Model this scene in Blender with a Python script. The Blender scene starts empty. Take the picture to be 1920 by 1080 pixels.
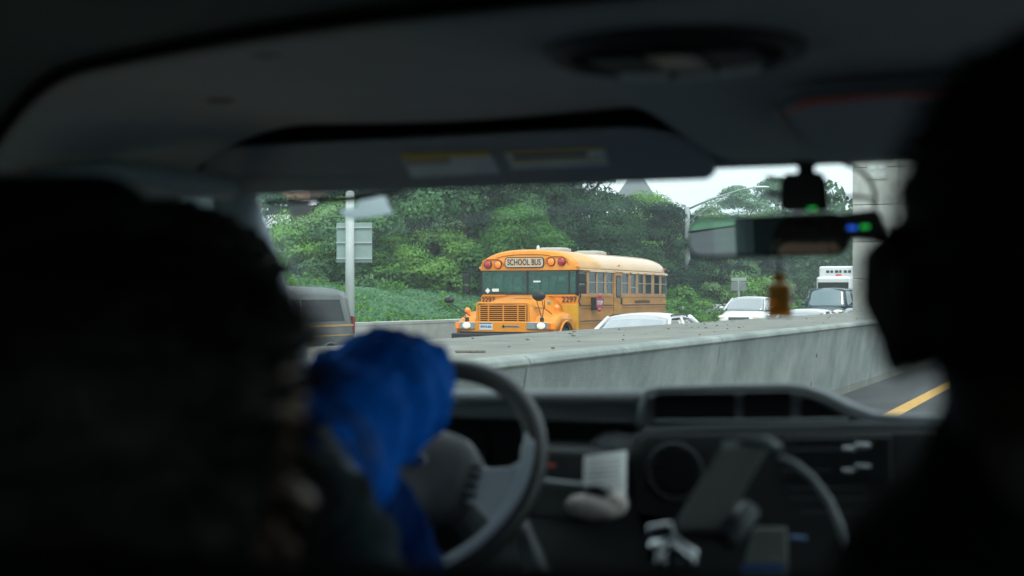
import bpy, bmesh, math, random
import numpy as np
from mathutils import Vector, Matrix, Euler, noise as mnoise

R = math.radians
sc = bpy.context.scene
col = sc.collection
random.seed(7)

# ------------------------------------------------------------------ camera
EYE = Vector((0.0, 0.0, 1.75))
YAW = R(23.1)
FPX = 2667.0                       # 50 mm lens on a 36 mm sensor, in pixels of a 1920 wide frame
cam_d = bpy.data.cameras.new('camera')
cam_d.lens = 50; cam_d.sensor_width = 36
cam_d.clip_start = 0.05; cam_d.clip_end = 3000
cam_d.dof.use_dof = True
cam_d.dof.focus_distance = 36.0
cam_d.dof.aperture_fstop = 3.6
cam_d.dof.aperture_blades = 9
cam = bpy.data.objects.new('camera', cam_d); col.objects.link(cam)
cam.location = EYE
cam.rotation_euler = (R(90 + 0.41), 0, YAW)
sc.camera = cam

# ------------------------------------------------------------------ sky, sun, exposure
SUN_EL, SUN_AZ = 56, 150           # azimuth of the sun, clockwise from +Y
w = bpy.data.worlds.new('World'); sc.world = w; w.use_nodes = True
nt = w.node_tree; nt.nodes.clear()
sky = nt.nodes.new('ShaderNodeTexSky'); sky.sky_type = 'NISHITA'; sky.sun_disc = False
sky.sun_elevation = R(SUN_EL); sky.sun_rotation = R(SUN_AZ)
sky.air_density = 1.0; sky.dust_density = 3.0
tc = nt.nodes.new('ShaderNodeTexCoord')
mp = nt.nodes.new('ShaderNodeMapping'); mp.inputs['Scale'].default_value = (1, 1, 2.6)
nz = nt.nodes.new('ShaderNodeTexNoise'); nz.inputs['Scale'].default_value = 2.2; nz.inputs['Detail'].default_value = 7
cr = nt.nodes.new('ShaderNodeValToRGB')
cr.color_ramp.elements[0].position = 0.30; cr.color_ramp.elements[0].color = (7.2, 8.7, 9.5, 1)
cr.color_ramp.elements[1].position = 0.68; cr.color_ramp.elements[1].color = (11.0, 12.3, 12.9, 1)
mx = nt.nodes.new('ShaderNodeMixRGB'); mx.inputs[0].default_value = 0.85
bg = nt.nodes.new('ShaderNodeBackground'); bg.inputs['Strength'].default_value = 0.10
ow = nt.nodes.new('ShaderNodeOutputWorld')
L = nt.links.new
L(tc.outputs['Generated'], mp.inputs['Vector']); L(mp.outputs[0], nz.inputs['Vector']); L(nz.outputs['Fac'], cr.inputs[0])
L(sky.outputs[0], mx.inputs[1]); L(cr.outputs[0], mx.inputs[2]); L(mx.outputs[0], bg.inputs[0]); L(bg.outputs[0], ow.inputs[0])
sd = bpy.data.lights.new('sun', 'SUN'); sd.energy = 1.4; sd.angle = R(14); sd.color = (1.0, 0.96, 0.9)
so = bpy.data.objects.new('sun', sd); col.objects.link(so)
so.rotation_euler = (R(90 - SUN_EL), 0, R(180 - SUN_AZ))
so.location = (0, 0, 30)
vs = sc.view_settings
vs.view_transform = 'Standard'; vs.look = 'None'; vs.exposure = 0.75; vs.gamma = 1; vs.use_curve_mapping = False
sc.cycles.use_denoising = True
sc.cycles.max_bounces = 8; sc.cycles.transparent_max_bounces = 16

# ------------------------------------------------------------------ helpers: camera-ray measuring
FW = Vector((-math.sin(YAW), math.cos(YAW), 0)); RT = Vector((math.cos(YAW), math.sin(YAW), 0))
def at(px, py, Z):
    return EYE + FW * Z + RT * ((px - 960) / FPX * Z) + Vector((0, 0, (559 - py) / FPX * Z))
def onY(px, py, Y):
    r = (px - 960) / FPX
    s, c = math.sin(YAW), math.cos(YAW)
    X = (r * c * Y - s * Y) / (c + r * s)
    Z = -s * X + c * Y
    return Vector((X, Y, 1.75 + (559 - py) / FPX * Z))
def onX(px, py, X):
    r = (px - 960) / FPX
    s, c = math.sin(YAW), math.cos(YAW)
    Y = (r * -s * X - c * X) / (s - r * c)
    Z = -s * X + c * Y
    return Vector((X, Y, 1.75 + (559 - py) / FPX * Z))

# ------------------------------------------------------------------ materials
MATS = {}
def mat(name, c, rough=0.6, metal=0.0, var=0.0, scale=8.0, bump=0.0, bscale=None, emit=None, spec=0.5, coat=0.0,
        c2=None, stretch=(1, 1, 1), detail=6, coords='Object', sheen=0.0):
    m = bpy.data.materials.new(name); m.use_nodes = True
    n = m.node_tree; b = n.nodes['Principled BSDF']
    b.inputs['Base Color'].default_value = (*c, 1); b.inputs['Roughness'].default_value = rough
    b.inputs['Metallic'].default_value = metal; b.inputs['Specular IOR Level'].default_value = spec
    b.inputs['Coat Weight'].default_value = coat; b.inputs['Coat Roughness'].default_value = 0.06
    if sheen: b.inputs['Sheen Weight'].default_value = sheen
    if emit:
        b.inputs['Emission Color'].default_value = (*emit[:3], 1); b.inputs['Emission Strength'].default_value = emit[3]
    if var or c2 or bump:
        t = n.nodes.new('ShaderNodeTexCoord'); p = n.nodes.new('ShaderNodeMapping'); p.inputs['Scale'].default_value = stretch
        n.links.new(t.outputs[coords], p.inputs['Vector'])
        z = n.nodes.new('ShaderNodeTexNoise'); z.inputs['Scale'].default_value = scale; z.inputs['Detail'].default_value = detail
        z.inputs['Roughness'].default_value = 0.6
        n.links.new(p.outputs[0], z.inputs['Vector'])
        if var or c2:
            r = n.nodes.new('ShaderNodeValToRGB'); r.color_ramp.elements[0].position = 0.33; r.color_ramp.elements[1].position = 0.67
            lo = c2 if c2 else tuple(x * (1 - var) for x in c); hi = c if c2 else tuple(min(1, x * (1 + var)) for x in c)
            r.color_ramp.elements[0].color = (*lo, 1); r.color_ramp.elements[1].color = (*hi, 1)
            n.links.new(z.outputs['Fac'], r.inputs[0]); n.links.new(r.outputs[0], b.inputs['Base Color'])
        if bump:
            z2 = n.nodes.new('ShaderNodeTexNoise'); z2.inputs['Scale'].default_value = bscale or scale * 6; z2.inputs['Detail'].default_value = 5
            n.links.new(p.outputs[0], z2.inputs['Vector'])
            k = n.nodes.new('ShaderNodeBump'); k.inputs['Strength'].default_value = bump; k.inputs['Distance'].default_value = 0.02
            n.links.new(z2.outputs['Fac'], k.inputs['Height']); n.links.new(k.outputs[0], b.inputs['Normal'])
    MATS[name] = m
    return m

def glass(name, tint, refl=0.08, rough=0.02, opac=0.0, body=(0.02, 0.03, 0.03), gain=0.9):
    """thin pane: tinted see-through + fresnel reflection (+ some body colour)"""
    m = bpy.data.materials.new(name); m.use_nodes = True
    n = m.node_tree; n.nodes.clear()
    o = n.nodes.new('ShaderNodeOutputMaterial'); t = n.nodes.new('ShaderNodeBsdfTransparent'); t.inputs[0].default_value = (*tint, 1)
    g = n.nodes.new('ShaderNodeBsdfGlossy'); g.inputs['Roughness'].default_value = rough
    d = n.nodes.new('ShaderNodeBsdfDiffuse'); d.inputs[0].default_value = (*body, 1)
    lw = n.nodes.new('ShaderNodeLayerWeight'); lw.inputs[0].default_value = 0.5
    ma = n.nodes.new('ShaderNodeMath'); ma.operation = 'POWER'; ma.inputs[1].default_value = 3.2
    mb = n.nodes.new('ShaderNodeMath'); mb.operation = 'MULTIPLY_ADD'; mb.inputs[1].default_value = gain; mb.inputs[2].default_value = refl
    m1 = n.nodes.new('ShaderNodeMixShader'); m2 = n.nodes.new('ShaderNodeMixShader'); m1.inputs[0].default_value = opac
    n.links.new(lw.outputs['Facing'], ma.inputs[0]); n.links.new(ma.outputs[0], mb.inputs[0])
    n.links.new(t.outputs[0], m1.inputs[1]); n.links.new(d.outputs[0], m1.inputs[2])
    n.links.new(mb.outputs[0], m2.inputs[0]); n.links.new(m1.outputs[0], m2.inputs[1]); n.links.new(g.outputs[0], m2.inputs[2])
    n.links.new(m2.outputs[0], o.inputs[0])
    MATS[name] = m
    return m

def foliage(name, a, b_, c):
    m = bpy.data.materials.new(name); m.use_nodes = True
    n = m.node_tree; n.nodes.clear()
    o = n.nodes.new('ShaderNodeOutputMaterial')
    geo = n.nodes.new('ShaderNodeNewGeometry'); oi = n.nodes.new('ShaderNodeObjectInfo')
    z = n.nodes.new('ShaderNodeTexNoise'); z.inputs['Scale'].default_value = 0.8; z.inputs['Detail'].default_value = 5
    n.links.new(geo.outputs['Position'], z.inputs['Vector'])
    z2 = n.nodes.new('ShaderNodeTexWhiteNoise'); z2.noise_dimensions = '1D'; n.links.new(geo.outputs['Random Per Island'], z2.inputs['W'])
    s1 = n.nodes.new('ShaderNodeMath'); s1.operation = 'MULTIPLY_ADD'; s1.inputs[1].default_value = 0.16
    n.links.new(z2.outputs['Value'], s1.inputs[0]); n.links.new(z.outputs['Fac'], s1.inputs[2])
    s2 = n.nodes.new('ShaderNodeMath'); s2.operation = 'MULTIPLY_ADD'; s2.inputs[1].default_value = 0.45
    n.links.new(oi.outputs['Random'], s2.inputs[0]); n.links.new(s1.outputs[0], s2.inputs[2])
    r = n.nodes.new('ShaderNodeValToRGB'); e = r.color_ramp.elements
    e[0].position = 0.45; e[0].color = (*a, 1); e[1].position = 1.15 if False else 1.0; e[1].color = (*c, 1)
    q = e.new(0.75); q.color = (*b_, 1)
    n.links.new(s2.outputs[0], r.inputs[0])
    d = n.nodes.new('ShaderNodeBsdfDiffuse'); t = n.nodes.new('ShaderNodeBsdfTranslucent'); g = n.nodes.new('ShaderNodeBsdfGlossy')
    g.inputs['Roughness'].default_value = 0.45; g.inputs[0].default_value = (0.55, 0.7, 0.65, 1)
    m1 = n.nodes.new('ShaderNodeMixShader'); m1.inputs[0].default_value = 0.3
    m2 = n.nodes.new('ShaderNodeMixShader'); m2.inputs[0].default_value = 0.015
    n.links.new(r.outputs[0], d.inputs[0]); n.links.new(r.outputs[0], t.inputs[0])
    n.links.new(d.outputs[0], m1.inputs[1]); n.links.new(t.outputs[0], m1.inputs[2])
    n.links.new(m1.outputs[0], m2.inputs[1]); n.links.new(g.outputs[0], m2.inputs[2]); n.links.new(m2.outputs[0], o.inputs[0])
    MATS[name] = m
    return m

M = MATS
mat('hatch_cream', (0.50, 0.48, 0.43), 0.5)
mat('bus_yellow', (0.84, 0.285, 0.003), 0.36, var=0.09, scale=2.2, coat=0.35, bump=.08, bscale=3)
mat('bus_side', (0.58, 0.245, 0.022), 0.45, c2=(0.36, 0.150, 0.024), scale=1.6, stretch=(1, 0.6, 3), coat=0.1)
mat('bus_roof', (0.68, 0.40, 0.16), 0.33, var=0.06, scale=2, coat=0.6)
mat('bus_panel', (0.60, 0.34, 0.01), 0.4, var=0.1, scale=4)
mat('black_plastic', (0.012, 0.013, 0.014), 0.45)
mat('black_rubber', (0.016, 0.017, 0.018), 0.8, var=0.2, scale=20)
mat('tyre', (0.02, 0.02, 0.021), 0.85, bump=0.3, bscale=60)
mat('chrome', (0.75, 0.77, 0.8), 0.18, metal=1)
mat('steel_grey', (0.36, 0.38, 0.38), 0.5, metal=0.35, var=0.1, scale=6)
mat('dull_sign', (0.26, 0.29, 0.29), 0.7)
mat('galvanised', (0.43, 0.48, 0.47), 0.55, var=0.12, scale=3, stretch=(1, 1, 0.3))
mat('rim_white', (0.55, 0.55, 0.53), 0.5)
mat('red_lamp', (0.50, 0.012, 0.03), 0.15, coat=1)
mat('tail_red', (0.20, 0.02, 0.02), 0.25, coat=.5)
mat('amber_lamp', (0.85, 0.22, 0.015), 0.15, emit=(1, 0.25, 0.02, 0.25), coat=1)
mat('headlight_lit', (0.9, 0.85, 0.75), 0.1, emit=(1.0, 0.80, 0.56, 0.35), coat=1)
mat('lamp_glass', (0.45, 0.5, 0.5), 0.12, metal=0.6, coat=1)
mat('white_plastic', (0.72, 0.73, 0.72), 0.45)
mat('sign_glass', (0.55, 0.56, 0.50), 0.3, c2=(0.70, 0.36, 0.12), scale=16, stretch=(1, 1, .15), coat=0.4)
mat('letter_black', (0.018, 0.02, 0.02), 0.6)
mat('letter_faded', (0.10, 0.075, 0.045), 0.7)
mat('letter_blue', (0.03, 0.08, 0.25), 0.6)
mat('plate_white', (0.70, 0.74, 0.76), 0.5)
mat('plate_blue', (0.04, 0.22, 0.36), 0.5)
mat('stop_red', (0.38, 0.06, 0.08), 0.4)
mat('bus_seat', (0.035, 0.07, 0.065), 0.6)
mat('bus_inner', (0.32, 0.36, 0.34), 0.7)
mat('white_paint', (0.80, 0.81, 0.82), 0.25, coat=1)
mat('silver_paint', (0.52, 0.55, 0.57), 0.25, metal=0.3, coat=1)
mat('black_paint', (0.015, 0.018, 0.022), 0.2, coat=1)
mat('van_paint', (0.085, 0.10, 0.10), 0.4, coat=0.25, var=0.15, scale=2)
mat('stripe_orange', (0.50, 0.30, 0.08), 0.4)
mat('car_inner', (0.02, 0.02, 0.022), 0.8)
glass('bus_glass', (0.66, 0.86, 0.86), 0.17, 0.03, 0.08, (0.12, 0.30, 0.36))
glass('side_glass', (0.34, 0.46, 0.43), 0.05, 0.04, 0.1, gain=0.45)
glass('car_glass', (0.35, 0.42, 0.42), 0.48, 0.03, 0.2, (.3, .36, .4), gain=1.0)
glass('van_glass', (0.92, 0.97, 0.95), 0.015, 0.0, 0.0)
glass('van_side_glass', (0.88, 0.92, 0.92), 0.03, 0.0, 0.0)
glass('amber_glass', (0.75, 0.40, 0.05), 0.05, 0.15, 0.55, (0.40, 0.19, 0.015))
glass('bottle_clear', (0.85, 0.9, 0.88), 0.04, 0.1, 0.18, (0.5, 0.55, 0.5))
# interior
mat('headliner', (0.36, 0.385, 0.395), 0.95, var=0.10, scale=3, bump=0.25, bscale=500, sheen=0.15)
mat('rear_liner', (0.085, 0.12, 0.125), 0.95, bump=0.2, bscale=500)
mat('visor_vinyl', (0.36, 0.385, 0.44), 0.75, bump=0.25, bscale=350, var=0.06, scale=6)
mat('pillar_trim', (0.34, 0.40, 0.46), 0.6, bump=0.2, bscale=300)
mat('dash_black', (0.013, 0.017, 0.019), 0.55, bump=0.3, bscale=400)
mat('dash_grey', (0.056, 0.066, 0.076), 0.55, bump=0.3, bscale=400)
mat('dash_edge', (0.155, 0.185, 0.20), 0.42, bump=0.2, bscale=300)
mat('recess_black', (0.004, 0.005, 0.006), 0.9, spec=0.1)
mat('wheel_rim', (0.014, 0.016, 0.018), 0.45, bump=0.2, bscale=300)
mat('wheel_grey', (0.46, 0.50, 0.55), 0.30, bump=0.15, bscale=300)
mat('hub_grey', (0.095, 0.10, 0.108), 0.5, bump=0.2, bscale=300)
mat('emblem_blue', (0.02, 0.06, 0.22), 0.2, coat=1)
mat('paper', (0.82, 0.83, 0.80), 0.8)
mat('paper_warm', (0.52, 0.46, 0.42), 0.8, var=0.15, scale=14)
mat('ink', (0.12, 0.13, 0.15), 0.8)
mat('label_pale', (0.80, 0.90, 0.97), 0.3, var=0.08, scale=30)
mat('label_yellow', (0.80, 0.55, 0.05), 0.5)
mat('label_red', (0.80, 0.11, 0.06), 0.5)
mat('label_blue', (0.05, 0.13, 0.35), 0.5)
mat('mirror_glass', (0.82, 0.85, 0.85), 0.01, metal=1)
mat('led_green', (0.05, 0.6, 0.1), 0.4, emit=(0.04, 0.9, 0.12, 0.3))
mat('led_blue', (0.05, 0.2, 0.9), 0.4, emit=(0.03, 0.15, 1.0, 0.5))
mat('device_black', (0.010, 0.011, 0.012), 0.35)
mat('tablet_back', (0.17, 0.175, 0.155), 0.55, var=0.12, scale=12)
mat('cable_grey', (0.42, 0.43, 0.45), 0.5)
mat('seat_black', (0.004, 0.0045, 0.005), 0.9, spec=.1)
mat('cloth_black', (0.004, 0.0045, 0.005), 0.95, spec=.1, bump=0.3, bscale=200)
mat('cloth_teal', (0.018, 0.036, 0.046), 0.95, bump=0.3, bscale=120, var=0.2, scale=10)
mat('cloth_blue', (0.0005, 0.165, 0.80), 0.8, var=0.12, scale=9, bump=0.15, bscale=160, spec=.05)
mat('cloth_navy', (0.001, 0.030, 0.16), 0.85, spec=.05, var=0.15, scale=9, bump=0.2, bscale=160)
mat('collar', (0.36, 0.38, 0.40), 0.8, bump=0.2, bscale=200)
mat('skin', (0.42, 0.24, 0.16), 0.5, var=0.06, scale=20)
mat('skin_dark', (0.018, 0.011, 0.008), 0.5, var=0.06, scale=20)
mat('eye_white', (0.30, 0.29, 0.28), 0.4)
mat('hair_black', (0.0035, 0.003, 0.003), 0.7, spec=.15)
mat('hair_brown', (0.022, 0.017, 0.012), 0.55)
mat('hair_dark', (0.008, 0.0065, 0.005), 0.5, spec=.25)
# outdoors
mat('asphalt', (0.062, 0.066, 0.070), 0.85, c2=(0.040, 0.044, 0.047), scale=1.3, bump=0.5, bscale=60, stretch=(1, 0.25, 1))
mat('road_yellow', (0.72, 0.40, 0.07), 0.6, c2=(0.45, 0.27, 0.07), scale=14)
mat('road_white', (0.6, 0.6, 0.58), 0.6, var=0.2, scale=20)
mat('lawn', (0.085, 0.200, 0.105), 0.95, c2=(0.050, 0.130, 0.070), scale=0.5, bump=0.7, bscale=12)
mat('lamp_post_paint', (0.33, 0.38, 0.38), 0.5, var=0.1, scale=3)
mat('sign_back', (0.27, 0.36, 0.34), 0.5, var=0.07, scale=3, metal=0.2)
mat('brick_red', (0.30, 0.14, 0.09), 0.85, var=0.2, scale=3)
mat('wall_beige', (0.48, 0.40, 0.27), 0.85, var=0.08, scale=1)
mat('wall_white', (0.62, 0.63, 0.62), 0.8, var=0.05, scale=1)
mat('roof_slate', (0.16, 0.19, 0.20), 0.7, var=0.12, scale=4)
mat('bark', (0.07, 0.055, 0.042), 0.95, var=0.3, scale=5, bump=0.6, bscale=12)
mat('debris', (0.15, 0.135, 0.11), 0.95)
foliage('leaf_mid', (0.020, 0.068, 0.032), (0.100, 0.220, 0.092), (0.240, 0.400, 0.170))
foliage('leaf_dark', (0.005, 0.020, 0.013), (0.014, 0.048, 0.028), (0.055, 0.120, 0.062))
foliage('leaf_light', (0.050, 0.150, 0.034), (0.115, 0.280, 0.060), (0.210, 0.410, 0.095))
foliage('leaf_grey', (0.070, 0.165, 0.100), (0.130, 0.270, 0.160), (0.210, 0.390, 0.230))
foliage('leaf_cover', (0.050, 0.125, 0.065), (0.110, 0.245, 0.120), (0.190, 0.360, 0.190))

def concrete(name, base, dark, streak=True, tint=(0.36, 0.40, 0.38)):
    m = bpy.data.materials.new(name); m.use_nodes = True; n = m.node_tree; b = n.nodes['Principled BSDF']
    b.inputs['Roughness'].default_value = 0.85
    g = n.nodes.new('ShaderNodeNewGeometry')
    def nzz(scale, st, det=6):
        p = n.nodes.new('ShaderNodeMapping'); p.inputs['Scale'].default_value = st
        n.links.new(g.outputs['Position'], p.inputs[0])
        z = n.nodes.new('ShaderNodeTexNoise'); z.inputs['Scale'].default_value = scale; z.inputs['Detail'].default_value = det
        z.inputs['Roughness'].default_value = 0.65
        n.links.new(p.outputs[0], z.inputs[0]); return z
    a = nzz(1.1, (1, 1, 1)); s = nzz(2.0, (1, .5, 0.5), 8); f = nzz(45, (1, 1, 1), 3); big = nzz(0.35, (1, 1, 1), 2)
    r1 = n.nodes.new('ShaderNodeValToRGB'); r1.color_ramp.elements[0].position = .35; r1.color_ramp.elements[1].position = .65
    r1.color_ramp.elements[0].color = (*dark, 1); r1.color_ramp.elements[1].color = (*base, 1)
    n.links.new(a.outputs['Fac'], r1.inputs[0])
    r2 = n.nodes.new('ShaderNodeValToRGB'); r2.color_ramp.elements[0].position = .36; r2.color_ramp.elements[1].position = .62
    r2.color_ramp.elements[0].color = (.72, .77, .76, 1) if streak else (.8, .8, .8, 1); r2.color_ramp.elements[1].color = (1.1, 1.1, 1.08, 1)
    n.links.new(s.outputs['Fac'], r2.inputs[0])
    r3 = n.nodes.new('ShaderNodeValToRGB'); r3.color_ramp.elements[0].position = .3; r3.color_ramp.elements[1].position = .7
    r3.color_ramp.elements[0].color = (.80, .82, .82, 1); r3.color_ramp.elements[1].color = (1.08, 1.08, 1.08, 1)
    n.links.new(f.outputs['Fac'], r3.inputs[0])
    m1 = n.nodes.new('ShaderNodeMixRGB'); m1.blend_type = 'MULTIPLY'; m1.inputs[0].default_value = 1
    m2 = n.nodes.new('ShaderNodeMixRGB'); m2.blend_type = 'MULTIPLY'; m2.inputs[0].default_value = 1
    n.links.new(r1.outputs[0], m1.inputs[1]); n.links.new(r2.outputs[0], m1.inputs[2])
    n.links.new(m1.outputs[0], m2.inputs[1]); n.links.new(r3.outputs[0], m2.inputs[2])
    n.links.new(m2.outputs[0], b.inputs['Base Color'])
    k = n.nodes.new('ShaderNodeBump'); k.inputs['Strength'].default_value = .4; k.inputs['Distance'].default_value = .02
    n.links.new(f.outputs['Fac'], k.inputs['Height']); n.links.new(k.outputs[0], b.inputs['Normal'])
    MATS[name] = m; return m
def translucent(name, c):
    m = bpy.data.materials.new(name); m.use_nodes = True; n = m.node_tree; n.nodes.clear()
    o = n.nodes.new('ShaderNodeOutputMaterial'); d = n.nodes.new('ShaderNodeBsdfDiffuse'); t = n.nodes.new('ShaderNodeBsdfTranslucent'); x = n.nodes.new('ShaderNodeMixShader')
    d.inputs[0].default_value = (*c, 1); t.inputs[0].default_value = (*c, 1); x.inputs[0].default_value = .8
    n.links.new(d.outputs[0], x.inputs[1]); n.links.new(t.outputs[0], x.inputs[2]); n.links.new(x.outputs[0], o.inputs[0]); MATS[name] = m
translucent('frost', (.86, .92, .94)); translucent('card_grey', (.42, .42, .42))
concrete('concrete_face', (0.335, 0.365, 0.345), (0.225, 0.255, 0.24))
concrete('concrete_top', (0.245, 0.245, 0.215), (0.18, 0.185, 0.165), False)
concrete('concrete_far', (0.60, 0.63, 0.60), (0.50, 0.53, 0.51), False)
concrete('concrete_pier', (0.48, 0.485, 0.45), (0.41, 0.42, 0.39), False)

# ------------------------------------------------------------------ mesh building
class MB:
    def __init__(s): s.v = []; s.f = []
    def add(s, vs_, fs):
        k = len(s.v); s.v += [tuple(p) for p in vs_]; s.f += [tuple(i + k for i in f) for f in fs]; return s
    def box(s, c, d, rot=None, taper=None):
        hx, hy, hz = d[0] / 2, d[1] / 2, d[2] / 2
        P = [Vector((x, y, z)) for z in (-hz, hz) for y in (-hy, hy) for x in (-hx, hx)]
        if taper:
            for p in P[4:]: p.x *= taper; p.y *= taper
        if rot: e = Euler(rot).to_matrix(); P = [e @ p for p in P]
        c = Vector(c)
        return s.add([p + c for p in P], [(0, 2, 3, 1), (4, 5, 7, 6), (0, 1, 5, 4), (2, 6, 7, 3), (0, 4, 6, 2), (1, 3, 7, 5)])
    def bb(s, x0, x1, y0, y1, z0, z1):
        return s.box(((x0 + x1) / 2, (y0 + y1) / 2, (z0 + z1) / 2), (abs(x1 - x0), abs(y1 - y0), abs(z1 - z0)))
    def cyl(s, a, b, r0, r1=None, n=12, cap=True):
        return s.tube([a, b], [r0, r1 if r1 is not None else r0], n, cap)
    def tube(s, pts, rs, n=10, cap=True):
        pts = [Vector(p) for p in pts]
        if not hasattr(rs, '__len__'): rs = [rs] * len(pts)
        k = len(s.v); up = None
        for i, p in enumerate(pts):
            t = (pts[min(i + 1, len(pts) - 1)] - pts[max(i - 1, 0)]).normalized()
            if up is None:
                up = Vector((0, 0, 1)) if abs(t.z) < 0.9 else Vector((1, 0, 0))
            a = t.cross(up).normalized(); b = a.cross(t).normalized(); up = b
            for j in range(n):
                q = 2 * math.pi * j / n
                s.v.append(tuple(p + (a * math.cos(q) + b * math.sin(q)) * rs[i]))
        for i in range(len(pts) - 1):
            for j in range(n):
                s.f.append((k + i * n + j, k + i * n + (j + 1) % n, k + (i + 1) * n + (j + 1) % n, k + (i + 1) * n + j))
        if cap:
            s.f.append(tuple(k + j for j in reversed(range(n)))); s.f.append(tuple(k + (len(pts) - 1) * n + j for j in range(n)))
        return s
    def prism(s, poly, axis, a, b):
        """poly of 2D points extruded along axis from a to b"""
        def mk(p, h):
            return {'x': (h, p[0], p[1]), 'y': (p[0], h, p[1]), 'z': (p[0], p[1], h)}[axis]
        n = len(poly)
        return s.add([mk(p, a) for p in poly] + [mk(p, b) for p in poly],
                     [tuple(range(n))[::-1], tuple(range(n, 2 * n))] + [(i, (i + 1) % n, n + (i + 1) % n, n + i) for i in range(n)])
    def loft(s, rings, cap=True, closed=True):
        k = len(s.v); n = len(rings[0])
        for r in rings: s.v += [tuple(p) for p in r]
        m = n if closed else n - 1
        for i in range(len(rings) - 1):
            for j in range(m):
                s.f.append((k + i * n + j, k + i * n + (j + 1) % n, k + (i + 1) * n + (j + 1) % n, k + (i + 1) * n + j))
        if cap:
            s.f.append(tuple(k + j for j in reversed(range(n)))); s.f.append(tuple(k + (len(rings) - 1) * n + j for j in range(n)))
        return s
    def ball(s, c, r, nu=14, nv=8, rot=None):
        if not hasattr(r, '__len__'): r = (r, r, r)
        e = Euler(rot).to_matrix() if rot else Matrix.Identity(3)
        rings = []
        for i in range(nv + 1):
            t = math.pi * (0.02 + 0.96 * i / nv)
            rings.append([Vector(c) + e @ Vector((r[0] * math.sin(t) * math.cos(2 * math.pi * j / nu), r[1] * math.sin(t) * math.sin(2 * math.pi * j / nu), -r[2] * math.cos(t))) for j in range(nu)])
        return s.loft(rings)
    def grid(s, fn, nu, nv, thick=None):
        """fn(u,v)->point for u,v in 0..1"""
        k = len(s.v)
        for i in range(nu + 1):
            for j in range(nv + 1): s.v.append(tuple(fn(i / nu, j / nv)))
        for i in range(nu):
            for j in range(nv):
                a = k + i * (nv + 1) + j; s.f.append((a, a + nv + 1, a + nv + 2, a + 1))
        return s
    def build(s, name, m, parent=None, smooth=False, bevel=0, seg=2, solid=0, sub=0, world=False, kind=None, label=None, autos=None):
        me = bpy.data.meshes.new(name)
        V = s.v
        if world and parent is not None:
            r = parent
            while r.parent: r = r.parent
            inv = (Matrix.Translation(r.location) @ r.rotation_euler.to_matrix().to_4x4() @ Matrix.Diagonal((*r.scale, 1))).inverted()
            V = [tuple(inv @ Vector(p)) for p in V]
        me.from_pydata(V, [], s.f); me.materials.append(M[m] if isinstance(m, str) else m)
        b = bmesh.new(); b.from_mesh(me); bmesh.ops.recalc_face_normals(b, faces=b.faces); b.to_mesh(me); b.free()
        if smooth: me.polygons.foreach_set('use_smooth', [True] * len(me.polygons))
        o = bpy.data.objects.new(name, me); col.objects.link(o)
        if parent is not None: o.parent = parent
        if solid: q = o.modifiers.new('solid', 'SOLIDIFY'); q.thickness = solid; q.offset = 0
        if bevel:
            q = o.modifiers.new('bevel', 'BEVEL'); q.width = bevel; q.segments = seg; q.limit_method = 'ANGLE'; q.angle_limit = R(40)
            if not smooth: me.polygons.foreach_set('use_smooth', [True] * len(me.polygons)); q.harden_normals = True
        if sub: q = o.modifiers.new('sub', 'SUBSURF'); q.levels = sub; q.render_levels = sub
        if kind: o['kind'] = kind
        if label: o['label'] = label
        return o

def thing(name, loc, label, cat, group=None, rz=0):
    o = bpy.data.objects.new(name, None); o.empty_display_size = 0.2; col.objects.link(o)
    o.location = loc; o.rotation_euler = (0, 0, rz); o['label'] = label; o['category'] = cat
    if group: o['group'] = group
    return o
def tag(o, label, cat, group=None):
    o['label'] = label; o['category'] = cat
    if group: o['group'] = group
    return o
def copy_tree(o, parent=None):
    c = o.copy(); col.objects.link(c)
    if parent is not None: c.parent = parent
    for ch in list(o.children): copy_tree(ch, c)
    return c
def text_mesh(name, s, size, loc, rot, m, parent, depth=0.004, sx=1.0, bold=0.0, space=1.0):
    cu = bpy.data.curves.new(name, 'FONT'); cu.body = s; cu.size = size; cu.extrude = depth; cu.align_x = 'CENTER'; cu.align_y = 'CENTER'
    cu.offset = bold; cu.space_character = space; cu.resolution_u = 3
    t = bpy.data.objects.new('t', cu); col.objects.link(t)
    dg = bpy.context.evaluated_depsgraph_get(); me = bpy.data.meshes.new_from_object(t.evaluated_get(dg))
    bpy.data.objects.remove(t)
    me.transform(Matrix.Translation(loc) @ Euler(rot).to_matrix().to_4x4() @ Matrix.Diagonal((sx, 1, 1, 1)))
    me.materials.clear(); me.materials.append(M[m]); me.name = name
    o = bpy.data.objects.new(name, me); col.objects.link(o); o.parent = parent
    return o

# ================================================================== SETTING: ground, roads, bank
def smooth(a, b, x):
    t = max(0, min(1, (x - a) / (b - a))); return t * t * (3 - 2 * t)
def road_z(y):                      # the oncoming carriageway climbs a little beyond the bus
    return 0.011 * max(0, y - 42) + 0.0 if y < 140 else 0.011 * 98
def bank_z(x, y):
    d = -19.6 - x
    if d < 0: return 0
    z = 0.62 + 1.35 * smooth(0, 6.5, d) + 1.1 * smooth(7, 13, d) + 1.3 * smooth(12, 18, d) + 3.0 * smooth(30, 70, d)
    z += 0.12 * mnoise.noise(Vector((x * .25, y * .25, 0))) * smooth(0, 3, d)
    return z + road_z(y)
mb = MB(); mb.grid(lambda u, v: (-900 + 1800 * u, -600 + 1800 * v, -0.35), 4, 4)
mb.build('ground', 'lawn', kind='structure')
def near_z(y): return .0018 * max(0, y - 4)
mb = MB(); mb.grid(lambda u, v: (-4.6 + 16 * u, -40 + 340 * v, near_z(-40 + 340 * v)), 2, 170)
mb.build('near_road', 'asphalt', kind='structure')
mb = MB(); mb.grid(lambda u, v: (-19.0 + 12.1 * u, -40 + 340 * v, road_z(-40 + 340 * v)), 2, 80)
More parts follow.
